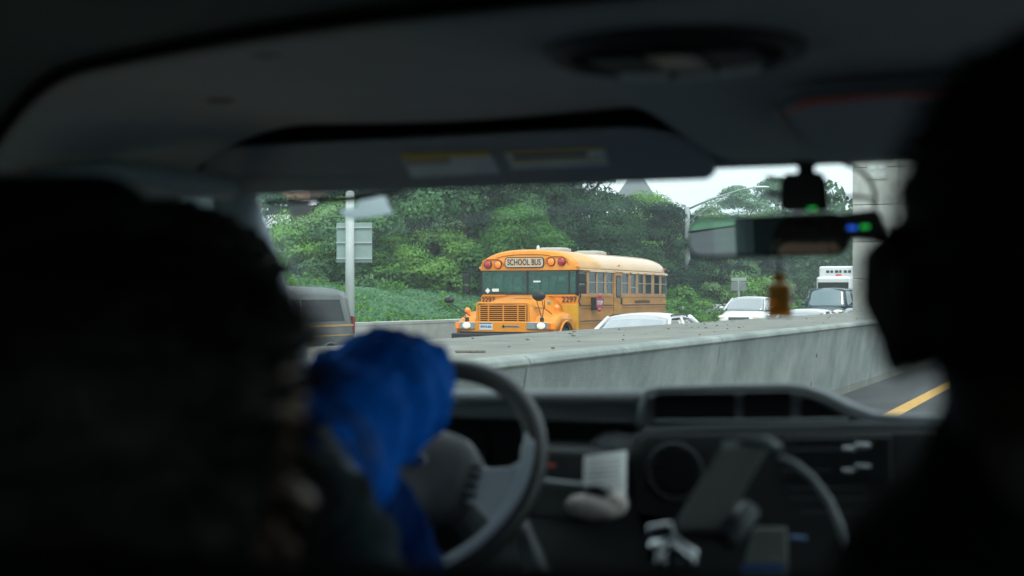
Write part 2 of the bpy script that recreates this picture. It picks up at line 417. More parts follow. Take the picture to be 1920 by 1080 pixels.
mb.build('oncoming_road', 'asphalt', kind='structure')
mb = MB(); mb.grid(lambda u, v: (-3.20 + .25 * u, -40 + 340 * v, near_z(-40 + 340 * v) + 0.006), 1, 170)
o = mb.build('yellow_edge_line', 'road_yellow', kind='structure')
for i in range(18):
    y = 4 + i * 12
    mb = MB(); mb.bb(0.62, 0.74, y, y + 3, near_z(y) + 0.002, near_z(y + 3) + 0.006); mb.build('lane_dash', 'road_white', kind='structure')
mb = MB()
for i in range(24):
    y = 4 + i * 9; z = road_z(y + 1.5) + .008
    for x in (-10.7, -14.6 + 0.35): mb.add([(x, y, road_z(y) + .008), (x + .12, y, road_z(y) + .008), (x + .12, y + 3, road_z(y + 3) + .008), (x, y + 3, road_z(y + 3) + .008)], [(0, 1, 2, 3)])
mb.build('oncoming_lane_marking', 'road_white', kind='structure')
# hillside sheet
mb = MB()
xs = [-19.5 - 1.0 * i for i in range(30)] + [-50 - 8 * i for i in range(20)]
ys = [-40 + 5 * j for j in range(80)]
n2 = len(ys)
mb.v = [(x, y, bank_z(x, y)) for x in xs for y in ys]
mb.f = [(i * n2 + j, i * n2 + j + 1, (i + 1) * n2 + j + 1, (i + 1) * n2 + j) for i in range(len(xs) - 1) for j in range(n2 - 1)]
mb.build('grass_bank', 'lawn', kind='structure', smooth=True)

# ---------------- near median: wide concrete median of cast segments
med = thing('median_barrier', (-5.1, 30, 0), 'wide grey concrete median with stained upright face beside the near road', 'barrier')
prof0 = [(-4.18, 0.0), (-4.18, 0.12), (-4.10, 0.16), (-3.985, 1.20), (-3.955, 1.25), (-3.965, 1.30), (-4.02, 1.325), (-6.35, 1.325), (-6.42, 1.27), (-6.5, 0.0)]
face = [(-4.52, -.5), (-4.52, 0.10), (-4.345, 1.185), (-4.31, 1.212), (-4.325, 1.255), (-4.365, 1.277), (-4.50, 1.281), (-4.505, 0)]
face = [(a if i != 7 else -4.62, b) for i, (a, b) in enumerate(face)]; face[6] = (-4.50, 1.281)
seg0 = None
for i in range(26):
    y0 = -1.5 + 6 * i + 0.0
    if seg0 is None:
        m_ = MB(); m_.prism(face, 'y', -2.982, 2.982)
        seg0 = m_.build('barrier_segment', 'concrete_face', med, bevel=0.012)
        s_ = seg0
    else:
        s_ = seg0.copy(); col.objects.link(s_)
    s_.location = (5.1, y0 - 30 + 3, near_z(y0 + 3)); s_.rotation_euler.x = .0018 if y0 > 1 else 0
slab0 = None
for i in range(26):
    if slab0 is None:
        m_ = MB(); m_.bb(-7.1, -4.515, -2.992, 2.992, -.6, 1.270)
        slab0 = m_.build('median_slab', 'concrete_top', med, bevel=0.01); s_ = slab0
    else:
        s_ = slab0.copy(); col.objects.link(s_)
    s_.location = (5.1, -1.5 + 6 * i - 30 + 3, near_z(1.5 + 6 * i)); s_.rotation_euler.x = .0018 if i else 0
mb = MB()
for i in range(90):                 # grit, twigs and leaves lying on the median
    x = random.uniform(-7.0, -4.7); y = random.uniform(6, 34); r = random.uniform(.005, .018)
    mb.ball((x, y, 1.273 + near_z(y) + r * .4), (r * random.uniform(1, 2.2), r * 1.3, r * .55), 5, 3, (0, 0, random.random() * 3))
mb.build('debris', 'debris', kind='stuff')
# the larger dark clod seen on the slab
p = onX(968, 650, -4.9); mb = MB()
for k in range(7): mb.ball((-5.2 + .03 * k, 11.0 + .02 * k + random.uniform(-.03, .03), 1.292), (.035, .03, .014), 7, 4)
tag(mb.build('dirt_clump', 'debris', smooth=True), 'dark clump of dirt lying on the pale median top', 'dirt')
# drain slots/scuffs low on the face
for yy, zz in ((16.62, .62), (16.55, .30), (22.6, .85), (22.55, .40)):
    m_ = MB(); m_.box((-4.352 - (1.2 - zz) * .161, yy, zz), (.03, .05, .07), (0, R(-8.5), 0)); m_.build('lifting_slot', 'debris', med, world=True)

# ---------------- far retaining wall of panels at the foot of the grass
fw = thing('retaining_wall', (-19.25, 40, 0), 'low pale concrete retaining wall at the foot of the grass bank', 'wall')
p0 = None
for i in range(44):
    y = -20 + i * 5
    m_ = MB(); z0 = road_z(y); z1 = road_z(y + 4.97)
    a, b = -19.5, -19.05
    m_.add([(a, y, z0 - .1), (b, y, z0 - .1), (b, y, z0 + 1.0), (a, y, z0 + 1.0), (a, y + 4.97, z1 - .1), (b, y + 4.97, z1 - .1), (b, y + 4.97, z1 + 1.0), (a, y + 4.97, z1 + 1.0)],
           [(0, 1, 2, 3), (4, 7, 6, 5), (0, 4, 5, 1), (1, 5, 6, 2), (2, 6, 7, 3), (3, 7, 4, 0)])
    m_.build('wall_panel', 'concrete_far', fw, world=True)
    m_ = MB(); m_.add([(a - .03, y, z0 + 1.0), (b + .01, y, z0 + 1.0), (b + .01, y, z0 + 1.08), (a - .03, y, z0 + 1.08), (a - .03, y + 4.98, z1 + 1.0), (b + .01, y + 4.98, z1 + 1.0), (b + .01, y + 4.98, z1 + 1.08), (a - .03, y + 4.98, z1 + 1.08)],
           [(0, 1, 2, 3), (4, 7, 6, 5), (0, 4, 5, 1), (1, 5, 6, 2), (2, 6, 7, 3), (3, 7, 4, 0)])
    m_.build('coping', 'concrete_far', fw, world=True)

# ---------------- concrete bridge pier on the right (block courses, stencilled plate)
pier = thing('bridge_pier', (-7.05, 46, 0), 'tall pale concrete bridge pier made of stacked blocks behind the mirror', 'pier')
px0 = onY(1599, 500, 46).x
zc = 0.0
k = 0
while zc < 11.2:
    hgt = 1.18
    for j in range(3):
        xa = px0 + j * 1.45 + (0.0 if k % 2 == 0 else -0.0); m_ = MB()
        m_.bb(xa, xa + 1.44, 45.98 + 0.006 * ((j + k) % 2), 49.2, zc + .008, zc + hgt - .008)
        m_.build('block', 'concrete_pier', pier, world=True, bevel=0.015)
    zc += hgt; k += 1
pl = onY(1645, 320, 45.96)
m_ = MB(); m_.box(pl, (.62, .02, .52)); pt = m_.build('number_plate', 'concrete_pier', pier, world=True)
m_ = MB()
for dx in (-.14, .14):
    for dz in (-.12, .12):
        m_ = MB(); m_.box(pl + Vector((dx, -.015, dz)), (.17, .01, .15)); m_.build('worn_marking', 'galvanised', pt, world=True)

# ---------------- overpass far away
ov = thing('overpass', (-30, 128, 0), 'distant concrete overpass with pale horizontal railings crossing the highway', 'bridge')
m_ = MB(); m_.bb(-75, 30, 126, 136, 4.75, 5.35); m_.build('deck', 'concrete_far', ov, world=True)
m_ = MB(); m_.bb(-75, 30, 125.8, 126.05, 5.05, 5.55); m_.build('fascia', 'concrete_pier', ov, world=True)
for zz in (5.75, 6.0, 6.25):
    m_ = MB(); m_.bb(-75, 30, 125.85, 125.95, zz, zz + .09); m_.build('rail', 'galvanised', ov, world=True)
post0 = None
for i in range(36):
    if post0 is None:
        m_ = MB(); m_.bb(-.06, .06, -.06, .06, 0, .85); post0 = m_.build('rail_post', 'galvanised', ov); s_ = post0
    else: s_ = post0.copy(); col.objects.link(s_)
    s_.location = (-44 + i * 2.9, -2.1, 5.5)
for x in (-26.5, -6.0, 14):
    m_ = MB(); m_.bb(x, x + 1.0, 128, 133, -.3, 4.75); m_.build('column', 'concrete_far', ov, world=True)
m_ = MB(); m_.bb(-44, -28, 127, 134, 1.0, 4.74); m_.build('abutment', 'concrete_far', ov, world=True)

# ================================================================== VEGETATION
rng = np.random.default_rng(11)
def leaf_mesh(name, centres, size, m, flat=0.0, outward=None):
    """rhombic leaf clusters, one quad each"""
    n = len(centres)
    d = rng.normal(size=(n, 3))
    if outward is not None: d = d * 0.38 + outward
    d /= np.linalg.norm(d, axis=1)[:, None] + 1e-9
    a = np.cross(d, rng.normal(size=(n, 3))); a /= np.linalg.norm(a, axis=1)[:, None] + 1e-9
    b = np.cross(d, a)
    s = size * rng.uniform(0.55, 1.35, n)[:, None]
    P = np.stack([centres - a * s * .5, centres - b * s * .32 + d * s * .08, centres + a * s * .5, centres + b * s * .32 + d * s * .08], 1).reshape(-1, 3)
    me = bpy.data.meshes.new(name); me.vertices.add(4 * n); me.vertices.foreach_set('co', P.astype(np.float32).ravel())
    me.loops.add(4 * n); me.loops.foreach_set('vertex_index', np.arange(4 * n, dtype=np.int32))
    me.polygons.add(n); me.polygons.foreach_set('loop_start', np.arange(0, 4 * n, 4, dtype=np.int32)); me.polygons.foreach_set('loop_total', np.full(n, 4, np.int32))
    me.update(calc_edges=True); me.materials.append(M[m]); return me
def crown_points(h, rad, z0, n, lobes=26, seed=0):
    r_ = np.random.default_rng(seed); P = []; O = []
    per = n // lobes
    for _ in range(lobes):
        t = r_.random(); ang = r_.random() * 6.283
        zz = z0 + (h - z0) * (0.06 + 0.88 * t); env = rad * (math.sin(math.pi * min(1, .12 + .86 * t)) ** .55)
        rr = env * math.sqrt(r_.random()) * .82; lr = rad * r_.uniform(.16, .36)
        c = np.array([rr * math.cos(ang), rr * math.sin(ang), zz])
        q = r_.normal(size=(per, 3)); q /= np.linalg.norm(q, axis=1)[:, None]
        q[:, 2] = np.where(q[:, 2] < -.25, -q[:, 2] * .6, q[:, 2])
        rad_ = lr * (r_.uniform(.55, 1.08, per) ** .5)[:, None]
        P.append(c + q * rad_ * np.array([1.15, 1.15, .72])); O.append(q)
    return np.concatenate(P), np.concatenate(O)
def make_tree(mname, h, rad, z0, n, leaf, m, seed):
    r_ = random.Random(seed)
    P, O = crown_points(h, rad, z0, n, 46 if h > 4 else 24, seed)
    cm = leaf_mesh(mname + '_crown', P, leaf, m, outward=O)
    b = MB(); b.tube([(0, 0, -.6), (.05, 0, h * .2), (-.08, .05, h * .45), (.05, -.05, h * .75)], [h * .028, h * .021, h * .014, h * .004], 8)
    for k in range(9):
        a = r_.random() * 6.28; zz = h * r_.uniform(.22, .6); l = rad * r_.uniform(.5, .85)
        b.tube([(0, 0, zz), (math.cos(a) * l * .5, math.sin(a) * l * .5, zz + l * .35), (math.cos(a) * l, math.sin(a) * l, zz + l * .8)], [h * .010, h * .006, h * .002], 5)
    me = bpy.data.meshes.new(mname + '_trunk'); me.from_pydata(b.v, [], b.f); me.materials.append(M['bark'])
    me.polygons.foreach_set('use_smooth', [True] * len(me.polygons))
    return cm, me
PROT = {
    'mid': make_tree('mid', 9, 4.2, 0.8, 24000, .19, 'leaf_mid', 1),
    'mid2': make_tree('mid2', 10, 4.8, 0.5, 28000, .19, 'leaf_mid', 2),
    'dark': make_tree('dark', 9, 4.4, 0.3, 26000, .18, 'leaf_dark', 3),
    'dark2': make_tree('dark2', 7, 4.0, 0.0, 20000, .17, 'leaf_dark', 4),
    'light': make_tree('light', 7, 3.6, 0.4, 18000, .17, 'leaf_light', 5),
    'grey': make_tree('grey', 9, 4.6, 0.6, 24000, .20, 'leaf_grey', 6),
    'bush': make_tree('bush', 2.2, 2.0, -.2, 9000, .11, 'leaf_light', 7),
    'bushm': make_tree('bushm', 2.6, 2.3, -.3, 10000, .12, 'leaf_mid', 8),
}
def plant(kind, px, Z, s, label, cat='tree', sz=None, dz=0):
    p = at(px, 559, Z); z = bank_z(p.x, p.y) if p.x < -19.5 else -.3
    g = 'trees of the wooded bank' if cat == 'tree' else 'shrubs growing on the grass bank'
    o = thing({'tree': 'leafy_tree', 'shrub': 'shrub'}[cat], (p.x, p.y, z + dz), label, cat, g, rz=random.random() * 6.28)
    o.scale = (s, s, sz or s)
    cm, tm = PROT[kind]
    for nm, me in (('crown', cm), ('trunk', tm)):
        c = bpy.data.objects.new(nm, me); col.objects.link(c); c.parent = o
    return o
TREES = [
 ('mid', 430, 78, .9, 'leafy tree at the far left partly behind the driver side pillar'),
 ('grey', 600, 112, .85, 'pale leafy tree rising behind the parked white van on the upper street'),
 ('dark', 725, 66, 1.0, 'dark shaded tree just right of the back of the road sign'),
 ('mid', 690, 90, 1.0, 'green tree behind the top of the grey sign pole'),
 ('mid2', 800, 70, 1.15, 'tall green tree under the middle of the sun visor'),
 ('mid2', 870, 60, .92, 'broad green tree above the left mirrors of the bus'),
 ('dark', 800, 63, .66, 'low dark tree behind the bright shrubs left of the bus'),
 ('dark2', 870, 62, .75, 'spreading dark tree overhanging the front of the bus'),
 ('mid', 950, 72, 1.15, 'tall leafy tree straight above the windshield of the bus'),
 ('light', 985, 57, .60, 'small bright green tree over the middle of the bus roof front'),
 ('mid2', 965, 80, 1.2, 'large green tree above the front end of the bus roof'),
 ('dark', 1075, 78, .95, 'dark blue green tree left of the pointed turret'),
 ('dark2', 1115, 62, .72, 'dark low tree behind the bus roof hatches'),
 ('light', 1200, 82, .78, 'bright green tree just below the pointed turret'),
 ('mid', 1255, 88, .50, 'green tree left of the lamp post with the long arm'),
 ('dark2', 1165, 66, .62, 'low green tree behind the rear half of the bus roof'),
 ('dark', 1250, 72, .60, 'small dark tree behind the rear end of the bus'),
 ('mid', 1330, 96, .60, 'rounded green tree under the arm of the lamp post'),
 ('dark2', 1340, 78, .62, 'dark tree under the left end of the inside mirror'),
 ('grey', 1385, 124, .88, 'hazy grey green tree under open sky left of the dashcam'),
 ('grey', 1455, 134, 1.05, 'hazy tall tree directly behind the dashcam'),
 ('mid', 1420, 100, .62, 'green tree seen below the middle of the inside mirror'),
 ('dark', 1440, 86, .50, 'small dark tree behind the hanging amber bottle'),
 ('grey', 1530, 150, .9, 'pale tree behind the far overpass next to the pier'),
 ('mid', 1500, 112, .45, 'green tree at the left end of the overpass railing'),
 ('mid', 1570, 118, .45, 'leafy tree beside the left edge of the tall pier'),
]
for t in TREES: plant(*t)
BUSH = [
 ('bush', 560, 57, 1.2, 'bright shrub behind the roof of the dark van'),
 ('bushm', 610, 58, 1.2, 'green shrub left of the grey sign pole'),
 ('bush', 700, 57, 1.1, 'bright shrub right of the grey sign pole'),
 ('bushm', 760, 60, 1.2, 'large mid green shrub up the bank right of the sign'),
 ('bush', 800, 58, 1.2, 'bright leafy shrub midway between the sign and the bus'),
 ('bushm', 848, 60, 1.1, 'green shrub next to the left mirror of the bus'),
 ('bush', 905, 59, 1.2, 'bright shrub hidden mostly by the bus windshield'),
 ('bushm', 1000, 58, 1.1, 'green shrub behind the roof of the bus'),
 ('bush', 1268, 62, 1.0, 'bright shrub right behind the rear corner of the bus'),
 ('bush', 1315, 70, 1.25, 'bright shrub right of the street lamp post'),
 ('bushm', 1350, 78, 1.2, 'green shrub left of the small grey roadside sign'),
 ('bush', 1420, 78, 1.55, 'bright sloping shrub left of the amber bottle'),
 ('bush', 1475, 88, 1.3, 'bright shrub right of the amber bottle'),
 ('bushm', 1505, 92, 1.4, 'green shrub left of the white box truck'),
 ('bushm', 470, 60, 1.2, 'green shrub by the driver side window pillar'),
 ('bushm', 650, 56, 1.3, 'green shrub right behind the sign panel'),
]
for b in BUSH: plant(*b[:4], b[4], 'shrub')
# ground cover on the bank: uncountable blades and ivy
N = 260000
yy = np.where(rng.random(N) < .75, rng.uniform(14, 62, N), rng.uniform(62, 120, N)); xx = -19.7 - rng.uniform(0, 1, N) ** 1.1 * 14
zz = np.array([bank_z(a, b) for a, b in zip(xx, yy)]) + rng.uniform(0, .16, N)
up = np.tile(np.array([[0.45, -0.3, 0.9]]) * .75, (N, 1))
me = leaf_mesh('ground_cover', np.stack([xx, yy, zz], 1), .10, 'leaf_cover', outward=up)
o = bpy.data.objects.new('ground_cover', me); col.objects.link(o); o['kind'] = 'stuff'
# taller weeds in ragged clumps on the bank and along the wall
cl = [(-19.75 - rng.random() ** 1.6 * 8.5, rng.uniform(26, 70)) for _ in range(230)]
P_ = []
for cx_, cy_ in cl:
    k = int(rng.integers(60, 150)); hh = rng.uniform(.2, .6); rr_ = rng.uniform(.25, .7)
    q = rng.normal(size=(k, 2)) * rr_ * .5; P_.append(np.stack([cx_ - np.abs(q[:, 0]), cy_ + q[:, 1], np.array([bank_z(cx_ - abs(a), cy_ + b) for a, b in q]) + rng.random(k) ** 1.3 * hh], 1))
me = leaf_mesh('weeds', np.concatenate(P_), .13, 'leaf_light', outward=None)
o = bpy.data.objects.new('weeds', me); col.objects.link(o); o['kind'] = 'stuff'
# far wood filling the horizon
N = 90000
px = rng.uniform(380, 1750, N); Z = rng.uniform(105, 165, N)
X = -np.sin(YAW) * Z + np.cos(YAW) * (px - 960) / FPX * Z; Y = np.cos(YAW) * Z + np.sin(YAW) * (px - 960) / FPX * Z
topz = 6.6 + .9 * np.sin(px * .021) + .7 * np.sin(px * .057 + 1) + np.where(px < 1090, 8, 0) + np.clip((px - 1330) * .02, 0, 2.6)
me = leaf_mesh('far_wood', np.stack([X, Y, 0.5 + (topz - .5) * rng.uniform(0, 1, N)], 1), .50, 'leaf_mid')
o = bpy.data.objects.new('far_wood', me); col.objects.link(o); o['kind'] = 'stuff'

# ================================================================== BUILDINGS up the bank
def house(name, px, Z, zbase, w_, d_, h_, wallm, roofm, label, turret=False, brick=False):
    p = at(px, 559, Z); r = thing(name, (p.x, p.y, zbase), label, 'house')
    m_ = MB(); m_.bb(-w_ / 2, w_ / 2, 0, d_, -4, h_); wl = m_.build('wall', wallm, r)
    m_ = MB()
    if turret:
        m_.add([(-w_ / 2 - .3, -.3, h_), (w_ / 2 + .3, -.3, h_), (w_ / 2 + .3, d_ + .3, h_), (-w_ / 2 - .3, d_ + .3, h_), (0, d_ / 2, h_ + 3.2)], [(0, 3, 2, 1), (0, 1, 4), (1, 2, 4), (2, 3, 4), (3, 0, 4)])
    else:
        m_.prism([(-w_ / 2 - .4, h_), (w_ / 2 + .4, h_), (0, h_ + w_ * .32)], 'y', -.4, d_ + .4)
    m_.build('roof', roofm, r)
    nx = max(1, int(w_ / 1.7))
    for k in range(nx):
        for zf in ([h_ - 1.9] if turret else [h_ - 1.9, h_ - 4.4]):
            x = -w_ / 2 + (k + .5) * w_ / nx
            m_ = MB(); m_.bb(x - .55, x + .55, -.06, .02, zf - .1, zf + 1.3); wn = m_.build('window', 'wall_white', r)
            m_ = MB()
            for a in (-.26, .26):
                for b in (.12, .78): m_.bb(x + a - .21, x + a + .21, -.075, -.055, zf + b - .1, zf + b + .42)
            m_.build('pane', 'side_glass', wn)
    return r
house('turret_house', 1184, 135, 4, 2.6, 3.0, 7.2, 'wall_beige', 'roof_slate', 'beige house turret with pointed grey roof above the trees', turret=True)
house('brick_house', 512, 92, 3.0, 5.5, 6, 7.6, 'brick_red', 'roof_slate', 'red brick house with white windows at the far left above the bank')
house('yellow_house', 1195, 128, 3.0, 4, 5, 4.6, 'wall_beige', 'roof_slate', 'small beige house showing through the trees under the turret')
house('white_house', 545, 98, 2.0, 7, 6, 5.2, 'wall_white', 'roof_slate', 'white house with paned windows behind the upper street at the left')

# ================================================================== VEHICLES
def wheel(parent, x, y, r, wdt=.22, rimm='steel_grey', side=1):
    m_ = MB(); pr = [(r * .62, -wdt / 2), (r * .94, -wdt / 2), (r, -wdt * .3), (r, wdt * .3), (r * .94, wdt / 2), (r * .62, wdt / 2)]
    n = 28
    rings = [[(x + q[1], y + q[0] * math.cos(2 * math.pi * k / n), r + q[0] * math.sin(2 * math.pi * k / n)) for q in pr] for k in range(n)]
    rings.append(rings[0])
    m_.loft(rings, cap=False); t = m_.build('wheel', 'tyre', parent, smooth=True)
    m_ = MB(); m_.cyl((x - wdt * .35, y, r), (x + wdt * .35, y, r), r * .63, n=24)
    m_.cyl((x - wdt * .45, y, r), (x + wdt * .45, y, r), r * .18, n=12)
    for k in range(6):
        a = k * math.pi / 3; m_.box((x + side * wdt * .37, y + math.cos(a) * r * .4, r + math.sin(a) * r * .4), (.03, r * .12, r * .12))
    m_.build('rim', rimm, t, bevel=.008)
    return t

def car(name, loc, label, cat, paint, L_=4.6, W=1.8, H=1.45, belt=.92, hood=.86, A=-1.35, B=-.55, Dd=1.15, E=1.85, nose=.62, boxy=0.0, lit=False, group=None, rails=False, z=0, glassm='car_glass', bw=None):
    """front faces -Y; origin at the middle of the car on the road"""
    r = thing(name, (loc[0], loc[1], z), label, cat, group)
    h = W / 2; f = -L_ / 2; b = L_ / 2
    st = [(f, .45, .50, .80), (f + .05, .35, nose, .90), (f + .35, .24, nose + .10, .97), (f + .9, .22, hood - .04, 1), (A, .22, hood + .02, 1), (0, .22, belt, 1), (E - .3, .22, belt, 1),
          (b - .45, .24, belt - .04 + .0 * boxy, .98), (b - .06, .32, belt - .12, .93), (b, .42, .6, .85)]
    rings = []
    for (y, z0, z1, ws) in st:
        ww = h * ws; q = []
        for (a_, c_) in ((-.80, 0), (-.98, .14), (-1.0, .5), (-.985, .78), (-.90, .95), (-.6, 1.0), (0, 1.02), (.6, 1.0), (.90, .95), (.985, .78), (1.0, .5), (.98, .14), (.80, 0)):
            q.append((ww * a_, y, z0 + (z1 - z0) * c_))
        rings.append(q)
    m_ = MB(); m_.loft(rings); body = m_.build('body', paint, r, smooth=True, sub=1)
    rw = h * .72 + .06 * boxy; zr = H - .04; bw = bw or h * .93
    def side(y, t): return bw + (rw - bw) * t
    # roof
    def rf(u, v):
        y = B - .05 + (Dd - B + .1) * u; x = (2 * v - 1) * rw
        return (x, y, zr + .055 * (1 - (2 * v - 1) ** 2) + .035 * math.sin(math.pi * u) - .03 * (abs(2 * v - 1) ** 6))
    m_ = MB(); m_.grid(rf, 10, 10); m_.build('roof', paint, r, smooth=True, solid=.035)
    if rails:
        for s in (-1, 1):
            m_ = MB(); m_.tube([(s * rw * .97, B + .1, zr + .02), (s * rw * .97, B + .25, zr + .055), (s * rw * .97, Dd - .25, zr + .055), (s * rw * .97, Dd - .1, zr + .02)], .018, 6); m_.build('roof_rail', 'black_plastic', r, smooth=True)
    zb = belt - .03
    def ws(u, v):
        x = (2 * v - 1); t = u; yy = A + (B - A) * t - .10 * (1 - x * x) * (1 - t * .4); return (x * side(0, t) * .97, yy + .0, hood + (zr + .01 - hood) * t + .05 * (1 - x * x) * t)
    m_ = MB(); m_.grid(ws, 6, 10); m_.build('windshield', glassm, r, smooth=True, solid=.008)
    def rg(u, v):
        x = (2 * v - 1); t = u; yy = E + (Dd - E) * t + .06 * (1 - x * x) * (1 - t * .4); return (x * side(0, t) * .97, yy, belt - .02 + (zr + .01 - belt + .02) * t + .05 * (1 - x * x) * t)
    m_ = MB(); m_.grid(rg, 6, 10); m_.build('rear_window', glassm, r, smooth=True, solid=.008)
    mid = (B + Dd) / 2 + .05
    for s in (-1, 1):
        for (q0, q1) in (((A + .25, B + .12), (mid - .04, mid - .04)), ((mid + .04, mid + .04), (E - .25, Dd - .05))):
            m_ = MB(); X0 = s * bw * .995; X1 = s * rw * .995
            yb0, yt0 = q0; yb1, yt1 = q1
            m_.add([(X0, yb0, zb), (X0, yb1, zb), (X1, yt1, zr - .05), (X1, yt0, zr - .05)], [(0, 1, 2, 3)])
            m_.build('side_window', glassm, r, solid=.008)
        for (ya, yb, rr) in ((A, B, .04), (mid, mid, .035), (E, Dd, .06)):
            m_ = MB(); m_.tube([(s * bw * .98, ya, (hood if ya == A else zb)), (s * (bw + rw) / 2 * 1.01, (ya + yb) / 2 - (.03 if ya == A else -.03 if ya == E else 0), (zb + zr) / 2), (s * rw, yb, zr)], rr, 8)
            m_.build('pillar', paint, r, smooth=True)
        m_ = MB(); m_.ball((s * (h + .12), A + .35, belt + .07), (.11, .07, .07), 10, 6); m_.tube([(s * bw, A + .38, belt), (s * (h + .08), A + .36, belt + .05)], .025, 6); m_.build('door_mirror', paint, r, smooth=True)
        m_ = MB(); m_.ball((s * h * .74, f + .10, nose - .02), (.19, .09, .065), 12, 6, (0, 0, s * -.25)); m_.build('headlight', 'headlight_lit' if lit else 'lamp_glass', r, smooth=True)
        m_ = MB(); m_.ball((s * h * .74, b - .06, belt - .2), (.17, .07, .08), 12, 6); m_.build('tail_light', 'red_lamp', r, smooth=True)
        for y in (f + .85, b - .95): wheel(r, s * (h - .12), y, .32, .2, 'steel_grey', s)
    m_ = MB(); m_.bb(-h * .45, h * .45, f - .02, f + .1, nose - .16, nose - .03); g = m_.build('grille', 'black_plastic', r, bevel=.02)
    m_ = MB()
    for k in range(3): m_.bb(-h * .44, h * .44, f - .03, f - .015, nose - .14 + .04 * k, nose - .128 + .04 * k)
    m_.build('grille_bar', 'chrome', g)
    m_ = MB(); m_.bb(-h * .85, h * .85, A + .1, E - .1, .3, belt - .1)
    for sx in (-.36, .36):
        for sy in (-.2, .75): m_.box((sx, sy, belt + .05), (.46, .12, .5))
    m_.box((0, A + .25, belt - .08), (1.3, .4, .1))
    m_.build('cabin', 'car_inner', r, bevel=.03)
    return r

glass('suv_glass', (0.3, 0.4, 0.42), 0.22, 0.03, 0.35, (.22, .40, .46), gain=.5)
glass('bright_glass', (0.35, 0.42, 0.42), 0.62, 0.03, 0.2, (.45, .5, .52), gain=1.0)
p = at(1203, 600, 28.8)
car('white_car', (p.x + .05, p.y + .3), 'white car passing low in front of the side of the school bus', 'car', 'white_paint', L_=4.6, H=1.40, belt=.92, A=-1.45, B=-.65, Dd=.75, E=1.75, rails=True, glassm='bright_glass')
p = at(1388, 559, 59)
car('oncoming_car', (p.x, p.y + 2), 'white oncoming car with lit headlights left of the amber bottle', 'car', 'white_paint', lit=True, z=road_z(p.y) + .10, H=1.5, W=1.9, nose=.72, hood=.98, belt=1.0)
p = at(1500, 559, 43)
car('oncoming_car', (p.x, p.y + 1), 'white car of which only the roof clears the median right of the amber bottle', 'car', 'white_paint', z=road_z(p.y), H=1.36, lit=False)
p = at(1535, 559, 64)
car('black_suv', (p.x + .2, p.y + 2), 'black boxy suv with pale windshield between bottle and pier', 'suv', 'black_paint', L_=4.9, W=2.0, H=1.92, belt=1.18, hood=1.12, nose=.95, A=-1.25, B=-.85, Dd=2.0, E=2.3, boxy=1, z=road_z(p.y), rails=True, lit=True, glassm='suv_glass')
# parked vehicles on the upper street
for (px_, Z, w_, lab, g) in ((528, 73, 'white_paint', 'white car parked furthest left on the street above the bank', None), (693, 80, 'silver_paint', 'silver parked car glimpsed through dark trees right of the sign', None), (745, 84, 'white_paint', 'white parked car glimpsed through the trees right of the silver one', None)):
    p = at(px_, 559, Z); c = car('parked_car', (p.x, p.y), lab, 'car', w_, z=bank_z(p.x, p.y)); c.rotation_euler.z = R(12)

